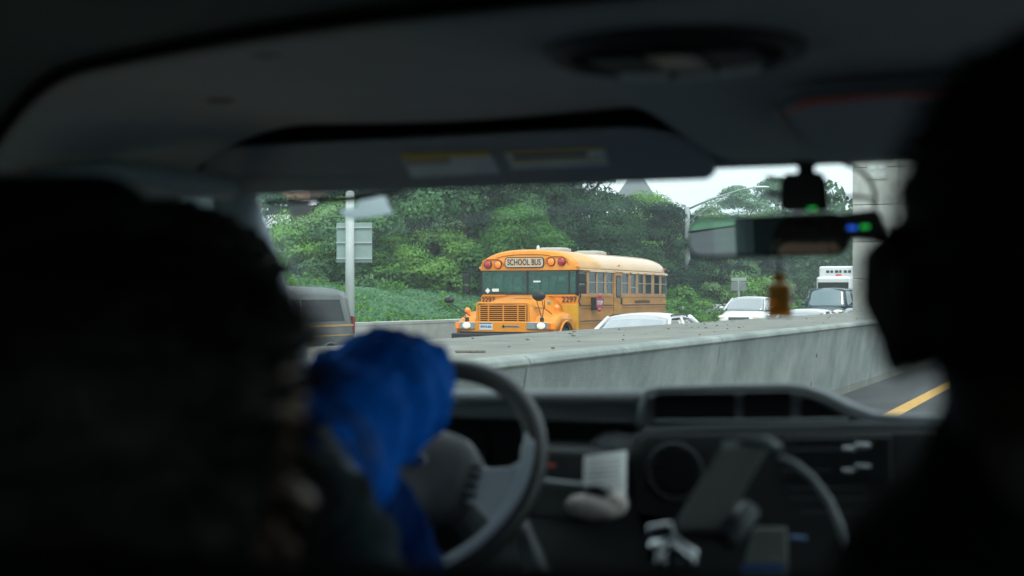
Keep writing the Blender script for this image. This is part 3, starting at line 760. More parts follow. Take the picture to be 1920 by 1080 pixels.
def van(name, loc, label, paint, L_=5.3, W=2.0, H=2.0, stripe=None, z=0, group=None, rz=0):
    r = thing(name, (loc[0], loc[1], z), label, 'van', group, rz); h = W / 2
    # side profile, front at -y
    pr = [(-L_ / 2, .45), (-L_ / 2 + .02, .95), (-L_ / 2 + .25, 1.12), (-L_ / 2 + .75, 1.22), (-L_ / 2 + 1.35, H - .12), (-L_ / 2 + 1.7, H), (0, H + .03), (L_ / 2 - .45, H), (L_ / 2 - .16, H - .10), (L_ / 2 - .03, 1.25), (L_ / 2, .9), (L_ / 2, .45)]
    rings = []
    for (xs_, ins, zs) in ((-h * .82, .05, .985), (-h * .93, .02, .995), (-h, 0, 1.0)):
        pass
    def sect(y, ztop, zbot):
        q = []
        for (a_, c_) in ((-.97, 0), (-1, .12), (-1, .45), (-.975, .6), (-.91, .88), (-.84, .97), (-.5, 1.0), (.5, 1.0), (.84, .97), (.91, .88), (.975, .6), (1, .45), (1, .12), (.97, 0)):
            q.append((h * a_, y, zbot + (ztop - zbot) * c_))
        return q
    ys_ = [(-L_ / 2, .95), (-L_ / 2 + .25, 1.14), (-L_ / 2 + .8, 1.25), (-L_ / 2 + 1.4, H - .1), (-L_ / 2 + 1.8, H), (0, H + .03), (L_ / 2 - .5, H), (L_ / 2 - .18, H - .06), (L_ / 2 - .02, H - .55), (L_ / 2, .95)]
    m_ = MB(); m_.loft([sect(y, zt, .33) for y, zt in ys_]); m_.build('body', paint, r, smooth=True, bevel=0)
    def xs_side(zz): t = (zz - .33) / (H - .33); return h * (1 - max(0, t - .45) * .20) + .004
    z0, z1 = 1.28, 1.72
    for s in (-1, 1):
        for (y0, y1) in ((-L_ / 2 + 1.35, -.75), (-.68, .55), (.62, L_ / 2 - .42)):
            m_ = MB(); o0 = .22 if y0 < -1 else 0.0; o1 = .12 if y1 > 1.5 else 0.0
            m_.add([(s * xs_side(z0), y0 + .0, z0), (s * xs_side(z0), y1, z0), (s * xs_side(z1), y1 - o1, z1), (s * xs_side(z1), y0 + o0, z1)], [(0, 1, 2, 3)])
            m_.build('side_window', 'car_glass_dark', r, solid=.012)
        if stripe:
            for (za, zb_) in ((1.17, 1.21), (.98, 1.00)):
                m_ = MB(); m_.bb(s * h * 1.003, s * h * 1.008, -L_ / 2 + .6, L_ / 2 - .1, za, zb_); m_.build('stripe', stripe, r)
        for y in (-L_ / 2 + .95, L_ / 2 - 1.05):
            # dark wheel arch lip and wheel
            m_ = MB(); pts = [(s * (h + .005), y + .46 * math.cos(t), .38 + .46 * math.sin(t)) for t in [math.pi * k / 12 for k in range(13)]]
            m_.tube(pts, .03, 6); m_.build('wheel_arch', paint, r, smooth=True)
            m_ = MB(); m_.cyl((s * (h - .05), y, .38), (s * (h + .006), y, .38), .45, n=28); m_.build('wheel_well', 'black_rubber', r)
            wheel(r, s * (h - .10), y, .37, .24, 'steel_grey', s)
        m_ = MB(); m_.bb(s * h * .99, s * (h * .90), L_ / 2 - .06, L_ / 2 + .015, 1.0, 1.38); m_.build('tail_light', 'tail_red', r, bevel=.02)
        m_ = MB(); m_.box((s * h * .72, -L_ / 2 + .02, .82), (.3, .08, .18)); m_.build('headlight', 'lamp_glass', r, bevel=.03)
    m_ = MB(); m_.bb(-h * .95, h * .95, L_ / 2 - .02, L_ / 2 + .12, .42, .58); m_.build('bumper', 'black_plastic', r, bevel=.03)
    m_ = MB(); m_.add([(-h * .8, -L_ / 2 + .86, 1.29), (h * .8, -L_ / 2 + .86, 1.29), (h * .74, -L_ / 2 + 1.36, H - .17), (-h * .74, -L_ / 2 + 1.36, H - .17)], [(0, 1, 2, 3)]); m_.build('windshield', 'car_glass_dark', r, solid=.04)
    return r
glass('car_glass_dark', (0.05, 0.06, 0.06), 0.03, 0.05, 0.9, (0.012, 0.016, 0.018), gain=.30)
van('dark_van', (-15.75, 23.55), 'dark grey van with a thin tan stripe passing the left edge of the windshield', 'van_paint', stripe='stripe_orange', H=1.98)
p = at(592, 559, 71)
van('parked_van', (p.x, p.y), 'white van parked above the bank left of the road sign', 'white_paint', z=bank_z(p.x, p.y), rz=R(95))

# white box truck behind the black suv
p = at(1572, 559, 88)
tr = thing('box_truck', (p.x, p.y, road_z(p.y)), 'white box truck with dark lettering behind the black suv', 'truck')
m_ = MB(); m_.bb(-1.2, 1.2, 0, 5.5, .8, 3.22); m_.build('cargo_box', 'white_paint', tr, bevel=.12, seg=3)
m_ = MB(); m_.bb(-1.05, 1.05, -1.7, 0.1, .5, 2.55); m_.build('cab', 'white_paint', tr, bevel=.18, seg=3)
m_ = MB(); m_.bb(-.92, .92, -1.74, -1.69, 1.5, 2.2); m_.build('windshield', 'car_glass_dark', tr, bevel=.02)
m_ = MB(); m_.bb(-1.15, 1.15, -.6, -.02, 2.3, 2.55); m_.build('cab_fairing', 'white_plastic', tr, bevel=.08)
m_ = MB()
for k, wd in enumerate((.20, .16, .22, .14, .2, .18)): m_.bb(-.75 + k * .27, -.75 + k * .27 + wd, -.012, -.004, 2.80, 2.96)
m_.build('lettering', 'letter_black', tr)
m_ = MB(); m_.bb(-.15, .2, -.012, -.004, 2.62, 2.72); m_.build('red_logo', 'label_red', tr)
for s in (-1, 1):
    for y in (-1.0, 4.2): wheel(tr, s * 1.0, y, .42, .26)
    m_ = MB(); m_.box((s * .8, -1.72, .95), (.3, .08, .18)); m_.build('headlight', 'lamp_glass', tr, bevel=.03)
m_ = MB(); m_.bb(-1.1, 1.1, -1.85, -1.7, .45, .75); m_.build('bumper', 'black_plastic', tr, bevel=.04)
m_ = MB(); m_.bb(-.9, .9, -1.4, 5.4, .45, .8); m_.build('chassis', 'black_plastic', tr)

# ================================================================== SCHOOL BUS (front faces -y)
bus = thing('school_bus', (-14.70, 35.6, 0), 'yellow school bus with its headlights on driving along the far side of the median', 'bus')
HW = 1.43; LB = 8.0
def arch(y, sx=1.0, sz=1.0, zb=2.5, hgt=.56, inset=0.0, n=28, e=2.5):
    q = []
    for k in range(n + 1):
        t = math.pi * k / n; c, s = math.cos(t), math.sin(t)
        q.append((HW * sx * math.copysign(abs(c) ** (2 / e), c), y, zb + inset + hgt * sz * abs(s) ** (2 / e)))
    return q
def bpart(name, mb_, m, **k): return mb_.build(name, m, bus, **k)
# lower front and cowl
m_ = MB(); m_.bb(-HW, HW, 0.0, .10, .70, 1.845); bpart('cowl_panel', m_, 'bus_yellow', bevel=.05, seg=3)
m_ = MB(); m_.bb(.98, HW + .004, -.012, .06, .75, 1.58); bpart('corner_panel', m_, 'bus_panel', bevel=.01)
m_ = MB(); m_.bb(-HW + .06, HW - .06, -.03, .03, 1.795, 1.85); bpart('windshield_sill', m_, 'bus_yellow', bevel=.015)
# roof shell and front cap
m_ = MB(); m_.loft([arch(.12), arch(2), arch(5), arch(7.4), arch(LB - .12, .985, .97), arch(LB, .94, .88)], cap=False, closed=False)
bpart('roof', m_, 'bus_roof', smooth=True, solid=.03)
m_ = MB(); m_.loft([arch(.15, 1.0, 1.0), arch(.02, .999, .99), arch(-.05, .985, .955, inset=.0), arch(-.075, .955, .90, inset=0)], cap=True, closed=True)
bpart('front_cap', m_, 'bus_yellow', smooth=False, bevel=.02)
m_ = MB(); q = arch(-.085, .86, .72, hgt=.56, inset=.04); m_.tube([(x, y, z) for x, y, z in q[2:-2]], .013, 6); bpart('cap_moulding', m_, 'bus_yellow', smooth=True)
m_ = MB(); m_.loft([arch(LB, .94, .88), arch(LB + .04, .9, .8)], cap=True); m_.bb(-HW * .97, HW * .97, LB - .08, LB, .7, 1.85); m_.bb(-HW * .97, HW * .97, LB - .08, LB, 2.4, 2.5)
for x0, x1 in ((-1.39, -1.2), (-.62, -.45), (.45, .62), (1.2, 1.39)): m_.bb(x0, x1, LB - .08, LB, 1.85, 2.4)
bpart('rear_wall', m_, 'bus_side', bevel=.02)
m_ = MB(); m_.bb(-HW + .05, HW - .05, .1, LB - .1, .85, .98); bpart('floor', m_, 'black_rubber')
# window frame posts of the windshield
m_ = MB(); m_.bb(-HW + .012, -HW + .075, -.02, .08, 1.82, 2.52); bpart('corner_post', m_, 'black_rubber', bevel=.02)
m_ = MB(); m_.bb(HW - .065, HW + .0, -.0, .10, 1.82, 2.52); bpart('corner_post', m_, 'black_rubber', bevel=.02)
m_ = MB(); m_.bb(HW - .27, HW - .225, -.03, .05, 1.84, 2.52); bpart('corner_post', m_, 'black_rubber', bevel=.01)
m_ = MB(); m_.bb(-.045, .0, -.045, .02, 1.84, 2.51); bpart('centre_post', m_, 'black_rubber', bevel=.01)
m_ = MB(); m_.bb(-HW + .03, HW - .03, -.035, .05, 2.485, 2.515); m_.bb(-HW + .03, HW - .03, -.035, .05, 1.848, 1.875); bpart('windshield_seal', m_, 'black_rubber', bevel=.008)
for (x0, x1) in ((-HW + .06, -.045), (0, HW - .27), (HW - .225, HW - .06)):
    m_ = MB(); m_.bb(x0, x1, -.012, -.002, 1.87, 2.49); bpart('windshield_pane', m_, 'bus_glass')
for (xa, xb, za) in ((-.35, -.95, 0), (.12, .72, 0)):
    m_ = MB(); m_.tube([(xb * .5 + xa * .5, -.05, 1.84), (xa, -.05, 1.90)], .008, 5); m_.tube([(xa - .5 * (1 if xa < 0 else -.2), -.055, 1.905), (xa + .35, -.055, 1.885)], .009, 5); bpart('wiper', m_, 'black_plastic')
# stickers on the windshield
m_ = MB(); m_.box((-1.20, -.018, 1.955), (.11, .004, .11), (0, R(45), 0)); bpart('windshield_sticker', m_, 'paper')
m_ = MB(); m_.bb(-1.07, -.87, -.02, -.016, 1.93, 2.01); bpart('windshield_sticker', m_, 'paper')
m_ = MB(); m_.bb(.15, .36, -.02, -.016, 2.18, 2.22); bpart('windshield_sticker', m_, 'label_pale')
# route sign
def rr(cx, cz, w_, h_, r_, n=5):
    q = []
    for (sx, sz, a0) in ((1, 1, 0), (-1, 1, 90), (-1, -1, 180), (1, -1, 270)):
        for k in range(n + 1):
            a = R(a0 + 90 * k / n); q.append((cx + sx * (w_ / 2 - r_) + r_ * math.cos(a), cz + sz * (h_ / 2 - r_) + r_ * math.sin(a)))
    return q
m_ = MB(); m_.prism(rr(-.08, 2.715, 1.15, .295, .10), 'y', -.115, -.07); sg = bpart('sign_box', m_, 'black_rubber', bevel=.008)
m_ = MB(); m_.prism(rr(-.08, 2.715, 1.10, .245, .08), 'y', -.119, -.1); m_.build('sign_face', 'sign_glass', sg)
text_mesh('lettering', 'SCHOOL BUS', .23, (-.08, -.122, 2.715), (R(90), 0, 0), 'letter_black', sg, sx=.70, bold=.004, space=1.02)
# warning lamps
for (x0, x1, z) in ((-1.16, -.86, 2.665), (.70, 1.00, 2.725)):
    m_ = MB(); q = [(x0 - .16, -.10, z - .06), (x0 - .15, -.10, z + .10), (x0 - .03, -.10, z + .155), (x1 + .02, -.10, z + .155), (x1 + .15, -.10, z + .08), (x1 + .17, -.10, z - .02)]
    m_.tube(q, .016, 6); bpart('lamp_visor', m_, 'bus_yellow', smooth=True)
for (x, z, lm) in ((-1.16, 2.665, 'red_lamp'), (-.86, 2.665, 'amber_lamp'), (.70, 2.725, 'amber_lamp'), (1.00, 2.725, 'red_lamp')):
    m_ = MB(); m_.cyl((x, -.07, z), (x, -.115, z), .115, .112, 24); a = bpart('lamp_housing', m_, 'black_rubber')
    m_ = MB(); m_.ball((x, -.115, z), (.098, .035, .098), 20, 8); m_.build('warning_lamp', lm, a, smooth=True)
for x in (-.42, -.21, .0):
    m_ = MB(); m_.ball((x, -.03, 3.00), (.035, .05, .03), 10, 6); m_.ball((x, -.055, 2.975), (.02, .03, .03), 8, 5); bpart('marker_lamp', m_, 'amber_lamp', smooth=True)
for (x, y, z, lm) in ((-HW - .005, .02, 2.58, 'amber_lamp'), (HW + .0, -.02, 2.60, 'amber_lamp'), (HW + .0, 3.4, 2.70, 'amber_lamp'), (HW - .02, LB - .05, 2.66, 'red_lamp')):
    m_ = MB(); m_.ball((x, y, z), (.035, .07, .03), 10, 6); bpart('marker_lamp', m_, lm, smooth=True)
m_ = MB(); m_.cyl((.0, .7, 3.04), (.0, .7, 3.10), .06); m_.ball((.0, .7, 3.13), (.045, .045, .075), 12, 8); bpart('strobe_light', m_, 'white_plastic', smooth=True)
for (y0, y1) in ((1.2, 1.9), (4.1, 4.9)):
    m_ = MB(); m_.box((.15, (y0 + y1) / 2, 3.095), (.75, y1 - y0, .09)); hb = bpart('roof_hatch', m_, 'hatch_cream', bevel=.03)
    m_ = MB(); m_.box((.15, (y0 + y1) / 2, 3.15), (.62, (y1 - y0) * .85, .03)); m_.build('hatch_lid', 'hatch_cream', hb, bevel=.015)
# side walls
def busY(px_): return onX(px_, 559, -14.70 + HW).y - 35.6
wins = [(1083.5, 1100, 'driver'), (1104, 1118.5, 'w'), (1120.5, 1134, 'w'), (1137, 1149.5, 'w'), (1166.5, 1178, 'w'), (1183, 1192.5, 'w'), (1196.5, 1206.5, 'w'), (1210, 1222, 'w'), (1226.5, 1237, 'w'), (1240, 1249.5, 'w')]
spans = [(busY(a), busY(b)) for a, b, _ in wins]
ZW0, ZW1 = 1.87, 2.47
for s in (-1, 1):
    X0, X1 = (s * (HW - .03), s * HW)
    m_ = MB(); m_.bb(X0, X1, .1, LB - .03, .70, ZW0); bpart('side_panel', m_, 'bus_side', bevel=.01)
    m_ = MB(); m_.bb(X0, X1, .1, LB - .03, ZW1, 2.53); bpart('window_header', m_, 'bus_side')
    m_ = MB(); m_.tube([(s * (HW + .012), .1, 2.515), (s * (HW + .012), LB - .02, 2.515)], .022, 6); bpart('gutter', m_, 'bus_roof')
    for zz in (1.80, 1.58, 1.50, 1.16, 1.09):
        m_ = MB(); m_.bb(s * HW, s * (HW + .016), .11, LB - .03, zz - .014, zz + .014); bpart('rub_rail', m_, 'bus_side', bevel=.005)
    for zz in (1.545, 1.125):
        m_ = MB(); m_.bb(s * HW, s * (HW + .006), .11, LB - .03, zz - .012, zz + .012); bpart('rail_shadow_strip', m_, 'letter_faded')
    edges = [.1] + [v for sp in spans for v in sp] + [LB - .03]
    for i in range(0, len(edges), 2):
        a, b = edges[i], edges[i + 1]
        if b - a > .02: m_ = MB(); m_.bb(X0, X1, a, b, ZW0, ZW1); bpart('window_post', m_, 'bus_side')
    for i, (a, b) in enumerate(spans):
        xg = s * (HW - .018)
        m_ = MB(); t = .016
        m_.bb(xg, xg + s * .016, a, a + t * 1.3, ZW0, ZW1); m_.bb(xg, xg + s * .016, b - t * 1.3, b, ZW0, ZW1); m_.bb(xg, xg + s * .016, a, b, ZW1 - t, ZW1); m_.bb(xg, xg + s * .016, a, b, ZW0, ZW0 + t)
        zm = (ZW0 + ZW1) / 2 + (.02 if i != 5 else -.10)
        m_.bb(xg, xg + s * .018, a, b, zm - .012, zm + .012)
        wf = bpart('window', m_, 'steel_grey' if i else 'black_rubber')
        m_ = MB(); m_.bb(xg - s * .006, xg - s * .002, a, b, ZW0, ZW1); m_.build('pane', 'side_glass' if s > 0 else 'van_side_glass', wf)
        if i and s > 0:
            m_ = MB(); m_.add([(s * HW, a - .03, ZW1 + .05), (s * HW, b + .03, ZW1 + .05), (s * (HW + .045), b + .03, ZW1 + .005), (s * (HW + .045), a - .03, ZW1 + .005)], [(0, 1, 2, 3)]); bpart('window_eyebrow', m_, 'bus_roof', solid=.012)
# emergency door on the near side
ya, yb = busY(1150.5), busY(1165.5)
m_ = MB(); m_.bb(HW + .001, HW + .02, ya, yb, .95, 2.50); dr = bpart('emergency_door', m_, 'bus_side', bevel=.008)
m_ = MB(); m_.prism([(y, z) for y, z in rr((ya + yb) / 2 + .02, 2.08, (yb - ya) * .62, .64, .09)], 'x', HW + .018, HW + .026); dg = m_.build('door_seal', 'black_rubber', dr)
m_ = MB(); m_.prism([(y, z) for y, z in rr((ya + yb) / 2 + .02, 2.08, (yb - ya) * .50, .56, .07)], 'x', HW + .02, HW + .030); m_.build('door_pane', 'side_glass', dg)
m_ = MB(); m_.box((HW + .03, yb - .08, 1.67), (.02, .12, .20)); m_.build('door_handle', 'black_plastic', dr, bevel=.01)
# side lettering (worn, not readable on the photograph)
text_mesh('side_lettering', 'Consolidated School Service', .125, (HW + .022, (busY(1182) + busY(1224)) / 2, 1.655), (R(90), 0, R(90)), 'letter_faded', bus, sx=1.0, bold=.004)
text_mesh('side_number', '2297', .17, (HW + .022, busY(1126), 1.66), (R(90), 0, R(90)), 'letter_faded', bus, sx=1.3, bold=.003)
text_mesh('fleet_number', '2297', .21, (1.19, -.022, 1.705), (R(90), 0, 0), 'letter_black', bus, sx=1.05, bold=.002)
text_mesh('fleet_number', '2297', .20, (-1.18, -.022, 1.695), (R(90), 0, 0), 'letter_black', bus, sx=1.0, bold=.002)
# stop arm
ys = busY(1113)
m_ = MB(); m_.box((HW + .08, ys - .12, 1.60), (.16, .22, .34)); sa = bpart('stop_arm', m_, 'black_rubber', bevel=.02)
oc = [(ys + .16 * math.cos(R(22.5 + 45 * k)) * 1.5, 1.62 + .25 * math.sin(R(22.5 + 45 * k)) * 1.3) for k in range(8)]
m_ = MB()
m_.v = []; 
rt = Matrix.Translation((HW + .17, ys, 1.62)) @ Euler((0, 0, R(-4))).to_matrix().to_4x4()
m_.cyl((-.012, 0, 0), (.012, 0, 0), .24, n=8); m_.v = [tuple(rt @ (Euler((R(22.5), 0, 0)).to_matrix() @ Vector(v))) for v in m_.v]; m_.build('stop_sign', 'stop_red', sa)
m_ = MB(); m_.cyl((.010, 0, 0), (.014, 0, 0), .225, n=8); m_.cyl((.012, 0, 0), (.016, 0, 0), .215, n=8)
t_ = text_mesh('stop_text', 'STOP', .15, (0, 0, 0), (R(90), 0, R(90)), 'plate_white', sa, depth=.003, bold=.004); t_.data.transform(rt @ Matrix.Translation((.017, 0, 0)))
for dz in (.19, -.19):
    m_ = MB(); m_.ball((0, 0, dz), (.045, .06, .06), 12, 6); m_.v = [tuple(rt @ Vector(v)) for v in m_.v]; m_.build('stop_lamp', 'red_lamp', sa, smooth=True)
m_ = MB(); m_.tube([(HW + .03, .06, 1.95), (HW + .08, .0, 1.8), (HW + .03, -.02, 1.68), (HW + .07, -.02, 1.55)], .018, 6); bpart('crossing_arm_cable', m_, 'black_rubber', smooth=True)
# hood (loft), slightly rounded
def hs(y, hw, top, bot, e=3.6, n=22):
    q = []
    for k in range(n + 1):
        t = math.pi * k / n; c, s_ = math.cos(t), math.sin(t)
        q.append((hw * math.copysign(abs(c) ** (2 / e), c), y, bot + (top - bot) * abs(s_) ** (2 / e)))
    return q
m_ = MB(); m_.loft([hs(0, 1.06, 1.845, .8), hs(-.4, 1.0, 1.815, .8), hs(-.9, .94, 1.755, .8), hs(-1.3, .89, 1.695, .8), hs(-1.52, .86, 1.655, .8), hs(-1.66, .84, 1.625, .8), hs(-1.72, .81, 1.59, .82), hs(-1.735, .77, 1.56, .84)])
bpart('hood', m_, 'bus_yellow', smooth=True, bevel=0)
m_ = MB(); m_.bb(-.02, .5, -1.0, -.96, 1.745, 1.752); bpart('hood_badge', m_, 'letter_faded')
# grille: recessed dark, slats and bars
m_ = MB(); m_.bb(-.68, .68, -1.75, -1.725, 1.12, 1.585); gr = bpart('grille', m_, 'recess_black')
slat = None
for k in range(9):
    z = 1.145 + k * (1.555 - 1.145) / 8
    m_ = MB(); m_.box((0, -1.765, z), (1.34, .035, .021)); m_.build('grille_slat', 'bus_yellow', gr, bevel=.006)
for x in (-.655, -.40, .02, .43, .655):
    m_ = MB(); m_.box((x, -1.762, 1.35), (.035, .032, .44)); m_.build('grille_bar', 'bus_yellow', gr, bevel=.006)
fr = rr(0, 1.35, 1.46, .55, .05)
m_ = MB(); m_.tube([(x, -1.755, z) for x, z in fr] + [(fr[0][0], -1.755, fr[0][1])], .028, 6, cap=False); m_.build('grille_surround', 'bus_yellow', gr, smooth=True)
# nose fascia and fenders
m_ = MB()
q = []
for k in range(13):
    t = -1 + 2 * k / 12; q.append((1.33 * t, -1.80 + .26 * abs(t) ** 5))
m_.prism(q + [(1.33, -1.2), (-1.33, -1.2)], 'z', .86, 1.145); bpart('nose_fascia', m_, 'bus_yellow', bevel=.03, seg=3)
def fpoly(r_=.56, cy=-.72, cz=.55):
    top = [(-1.60, .87), (-1.66, 1.0), (-1.62, 1.14), (-1.48, 1.24), (-1.25, 1.335), (-1.0, 1.40), (-.75, 1.415), (-.45, 1.39), (-.25, 1.32), (-.12, 1.2), (-.03, 1.05), (-.01, .8), (-.01, .72)]
    arc = [(cy + r_ * math.cos(t), cz + r_ * 1.05 * math.sin(t)) for t in [math.pi * (k / 14) for k in range(1, 14)]]
    return top + arc + [(-1.33, .87)]
for s in (-1, 1):
    P = fpoly(); rings = []
    for (x, sc_, dz) in ((.70, .93, .10), (.86, .97, .02), (1.05, 1.0, .0), (1.24, 1.0, -.01), (1.34, .985, -.045), (1.385, .96, -.09)):
        rings.append([(s * x, -.72 + (y + .72) * (sc_ if i < 13 else 1), (z + (dz if i < 12 else 0))) for i, (y, z) in enumerate(P)])
    m_ = MB(); m_.loft(rings); bpart('fender', m_, 'bus_yellow', smooth=True)
    m_ = MB(); m_.tube([(s * 1.385, -.72 + .57 * math.cos(t), .55 + .60 * math.sin(t)) for t in [math.pi * k / 16 for k in range(17)]], .03, 6); bpart('arch_flare', m_, 'bus_yellow', smooth=True)
    m_ = MB(); m_.cyl((s * 1.1, -.72, .56), (s * 1.30, -.72, .56), .57, n=28); bpart('wheel_well', m_, 'recess_black')
    wheel(bus, s * 1.22, -.72, .50, .26, 'black_rubber', s)
    wheel(bus, s * 1.18, 5.6, .50, .26, 'rim_white', s)
    # headlight cluster
    X = s * 1.02 + .02
    m_ = MB(); m_.box((X, -1.785 + .02, 1.035), (.46, .06, .19), (0, 0, s * .06)); hb = bpart('headlight_bezel', m_, 'lamp_glass', bevel=.02)
    m_ = MB(); m_.ball((X + s * .01 + (.04 if s > 0 else 0), -1.81, 1.035), (.115, .04, .085), 16, 8); m_.build('headlight', 'headlight_lit', hb, smooth=True)
    m_ = MB(); m_.box((s * 1.285, -1.62, 1.03), (.13, .26, .17), (0, 0, s * .95)); bpart('turn_signal', m_, 'amber_lamp', bevel=.02)
    m_ = MB(); m_.ball((s * 1.21, -1.0 if s > 0 else -1.3, 1.50 if s > 0 else 1.42), (.085, .085, .09), 12, 8); m_.cyl((s * 1.21, -1.0 if s > 0 else -1.3, 1.36), (s * 1.21, -1.0 if s > 0 else -1.3, 1.44), .05); bpart('fender_lamp', m_, 'amber_lamp', smooth=True)
m_ = MB(); m_.box((.80, -1.787, 1.04), (.22, .06, .19)); bpart('blank_lens', m_, 'lamp_glass', bevel=.02)
m_ = MB(); m_.box((1.06, -1.15, 1.62), (.07, .09, .09)); bpart('fender_sensor', m_, 'steel_grey', bevel=.01)
m_ = MB(); m_.bb(-1.36, 1.36, -2.02, -1.84, .56, .84); bpart('bumper', m_, 'black_plastic', bevel=.04, seg=3)
m_ = MB(); m_.bb(-1.2, 1.2, -1.84, -1.6, .74, .88); bpart('bumper_step', m_, 'black_rubber')
# plate and maker's badge
m_ = MB(); m_.box((-.45, -1.805, 1.02), (.37, .012, .19)); pp = bpart('licence_plate', m_, 'plate_white', bevel=.006)
m_ = MB(); m_.box((-.45, -1.813, 1.095), (.36, .006, .035)); m_.build('plate_band', 'plate_blue', pp)
text_mesh('plate_text', '45416-BA', .085, (-.45, -1.815, 1.01), (R(90), 0, 0), 'letter_blue', pp, sx=.92, bold=.002)
m_ = MB(); m_.box((.27, -1.80, 1.02), (.44, .012, .05)); bd = bpart('maker_badge', m_, 'steel_grey', bevel=.006)
m_ = MB(); m_.cyl((.045, -1.80, 1.02), (.045, -1.815, 1.02), .045, n=4); m_.build('badge_diamond', 'letter_black', bd)
text_mesh('badge_text', 'INTERNATIONAL', .045, (.285, -1.81, 1.02), (R(90), 0, 0), 'letter_black', bd, sx=1.0)
# crossover mirrors on the fenders
for s, c in ((1, Vector((.93, -1.55, 1.81))), (-1, Vector((-1.66, -1.5, 1.70)))):
    m_ = MB(); m_.ball(c, (.19, .09, .135) if s > 0 else (.15, .08, .09), 20, 10); mr = bpart('crossover_mirror', m_, 'black_plastic', smooth=True)
    base = Vector((s * 1.06, -1.66, 1.16))
    m_ = MB(); m_.tube([c + Vector((-.07, 0, -.10)), base + Vector((0, .02, .03))], .011, 6); m_.tube([c + Vector((.08, 0, -.10)), (c + base) / 2 + Vector((.09, 0, .02)), base + Vector((0, .02, .03))], .011, 6)
    if s > 0:
        m_.tube([(.80, -1.5, 1.50), (1.09, -1.56, 1.49)], .011, 6); m_.tube([(1.09, -1.56, 1.49), (1.09, -1.56, 1.70)], .011, 6); m_.tube([(1.09, -1.56, 1.49), (1.22, -1.35, 1.33)], .011, 6)
    else:
        m_.tube([c + Vector((.05, 0, -.1)), (-1.1, -1.35, 1.28)], .011, 6)
    m_.build('mirror_rod', 'black_plastic', mr, smooth=True)
    m_ = MB(); m_.box(base, (.09, .07, .17)); m_.build('mirror_foot', 'black_rubber', mr, bevel=.01)
# big side mirrors
for s in (-1, 1):
    x = s * (HW + (.36 if s < 0 else .13)); y = -.16 if s < 0 else .02
    m_ = MB(); m_.box((x, y, 2.28), (.20, .07, .26)); m1 = bpart('side_mirror', m_, 'black_plastic', bevel=.02)
    m_ = MB(); m_.box((x, y, 1.99), (.20, .07, .22)); m_.build('lower_mirror', 'black_plastic', m1, bevel=.03)
    m_ = MB(); x2 = s * (HW - .02); x3 = x - s * .12
    m_.tube([(x2, .02, 2.50), (x3 + s * .15, y, 2.50), (x3, y, 2.44), (x3, y, 1.90), (x2, .02, 1.80)], .014, 6); m_.build('mirror_arm', 'black_plastic', m1, smooth=True)
# inside
for row in range(8):
    y = 1.6 + row * .78
    for x in (-.78, .78):
        m_ = MB(); m_.bb(x - .45, x + .45, y, y + .12, 1.1, 1.95); m_.bb(x - .45, x + .45, y - .42, y, 1.25, 1.42); bpart('seat', m_, 'bus_seat', bevel=.04)
m_ = MB(); m_.bb(.35, .88, 1.0, 1.12, 1.25, 2.22); m_.bb(.35, .88, .55, 1.0, 1.25, 1.42); bpart('driver_seat', m_, 'bus_seat', bevel=.05)
m_ = MB(); m_.bb(-HW + .1, HW - .1, .12, .5, 1.3, 1.84); bpart('dashboard', m_, 'black_plastic', bevel=.05)
m_ = MB(); pts = [(.62 + .23 * math.cos(t), .58 + .06 * math.sin(t), 1.86 + .19 * math.sin(t)) for t in [2 * math.pi * k / 20 for k in range(21)]]; m_.tube(pts, .016, 6); bpart('steering_wheel', m_, 'black_plastic', smooth=True)
m_ = MB(); m_.bb(-HW + .04, HW - .04, .15, LB - .1, 2.44, 2.50); bpart('ceiling', m_, 'bus_inner')
m_ = MB()
for x in (-1.1, -.35): m_.tube([(x, 1.2, 1.1), (x, 1.2, 2.45)], .018, 6)
m_.tube([(-1.1, 1.2, 2.05), (-.35, 1.2, 2.05)], .018, 6); bpart('grab_rail', m_, 'steel_grey')
for x0, x1 in ((-1.2, -.62), (-.45, .45), (.62, 1.2)):
    m_ = MB(); m_.bb(x0, x1, LB - .05, LB - .04, 1.85, 2.4); bpart('rear_window', m_, 'side_glass')

# ================================================================== POLES, LAMPS, SIGNS
p = at(656, 559, 40.2); gz = bank_z(p.x, p.y)
sp = thing('sign_post', (p.x, p.y, gz), 'thick grey steel pole carrying the back of a road sign left of the bus', 'sign post')
m_ = MB(); m_.cyl((0, 0, -.4), (0, 0, 4.72 - gz), .135, .12, 20); m_.ball((0, 0, 4.72 - gz), (.125, .125, .07), 14, 6); sp_pole = m_.build('pole', 'galvanised', sp, smooth=True)
sgr = Euler((0, 0, YAW - R(4))).to_matrix()
def rotv(m__, off): m__.v = [tuple(sgr @ Vector(v) + Vector(off)) for v in m__.v]
def zpx(py, Z): return 1.75 + (559 - py) / FPX * Z
za, zb_ = zpx(492, 40.2) - gz, zpx(417, 40.2) - gz
m_ = MB(); m_.bb(-.46, .56, -.0, .02, za, zb_); rotv(m_, (0, .15, 0)); pn = m_.build('sign_panel', 'sign_back', sp, bevel=.01)
for t in (.10, .50, .88):
    m_ = MB(); z = za + (zb_ - za) * t; m_.bb(-.46, .56, -.05, -.0, z - .018, z + .018); rotv(m_, (0, .15, 0)); m_.build('brace', 'galvanised', pn)
m_ = MB(); m_.cyl((0, 0, -.1), (0, 0, .12), .2, .18, 16); m_.build('base', 'concrete_far', sp)

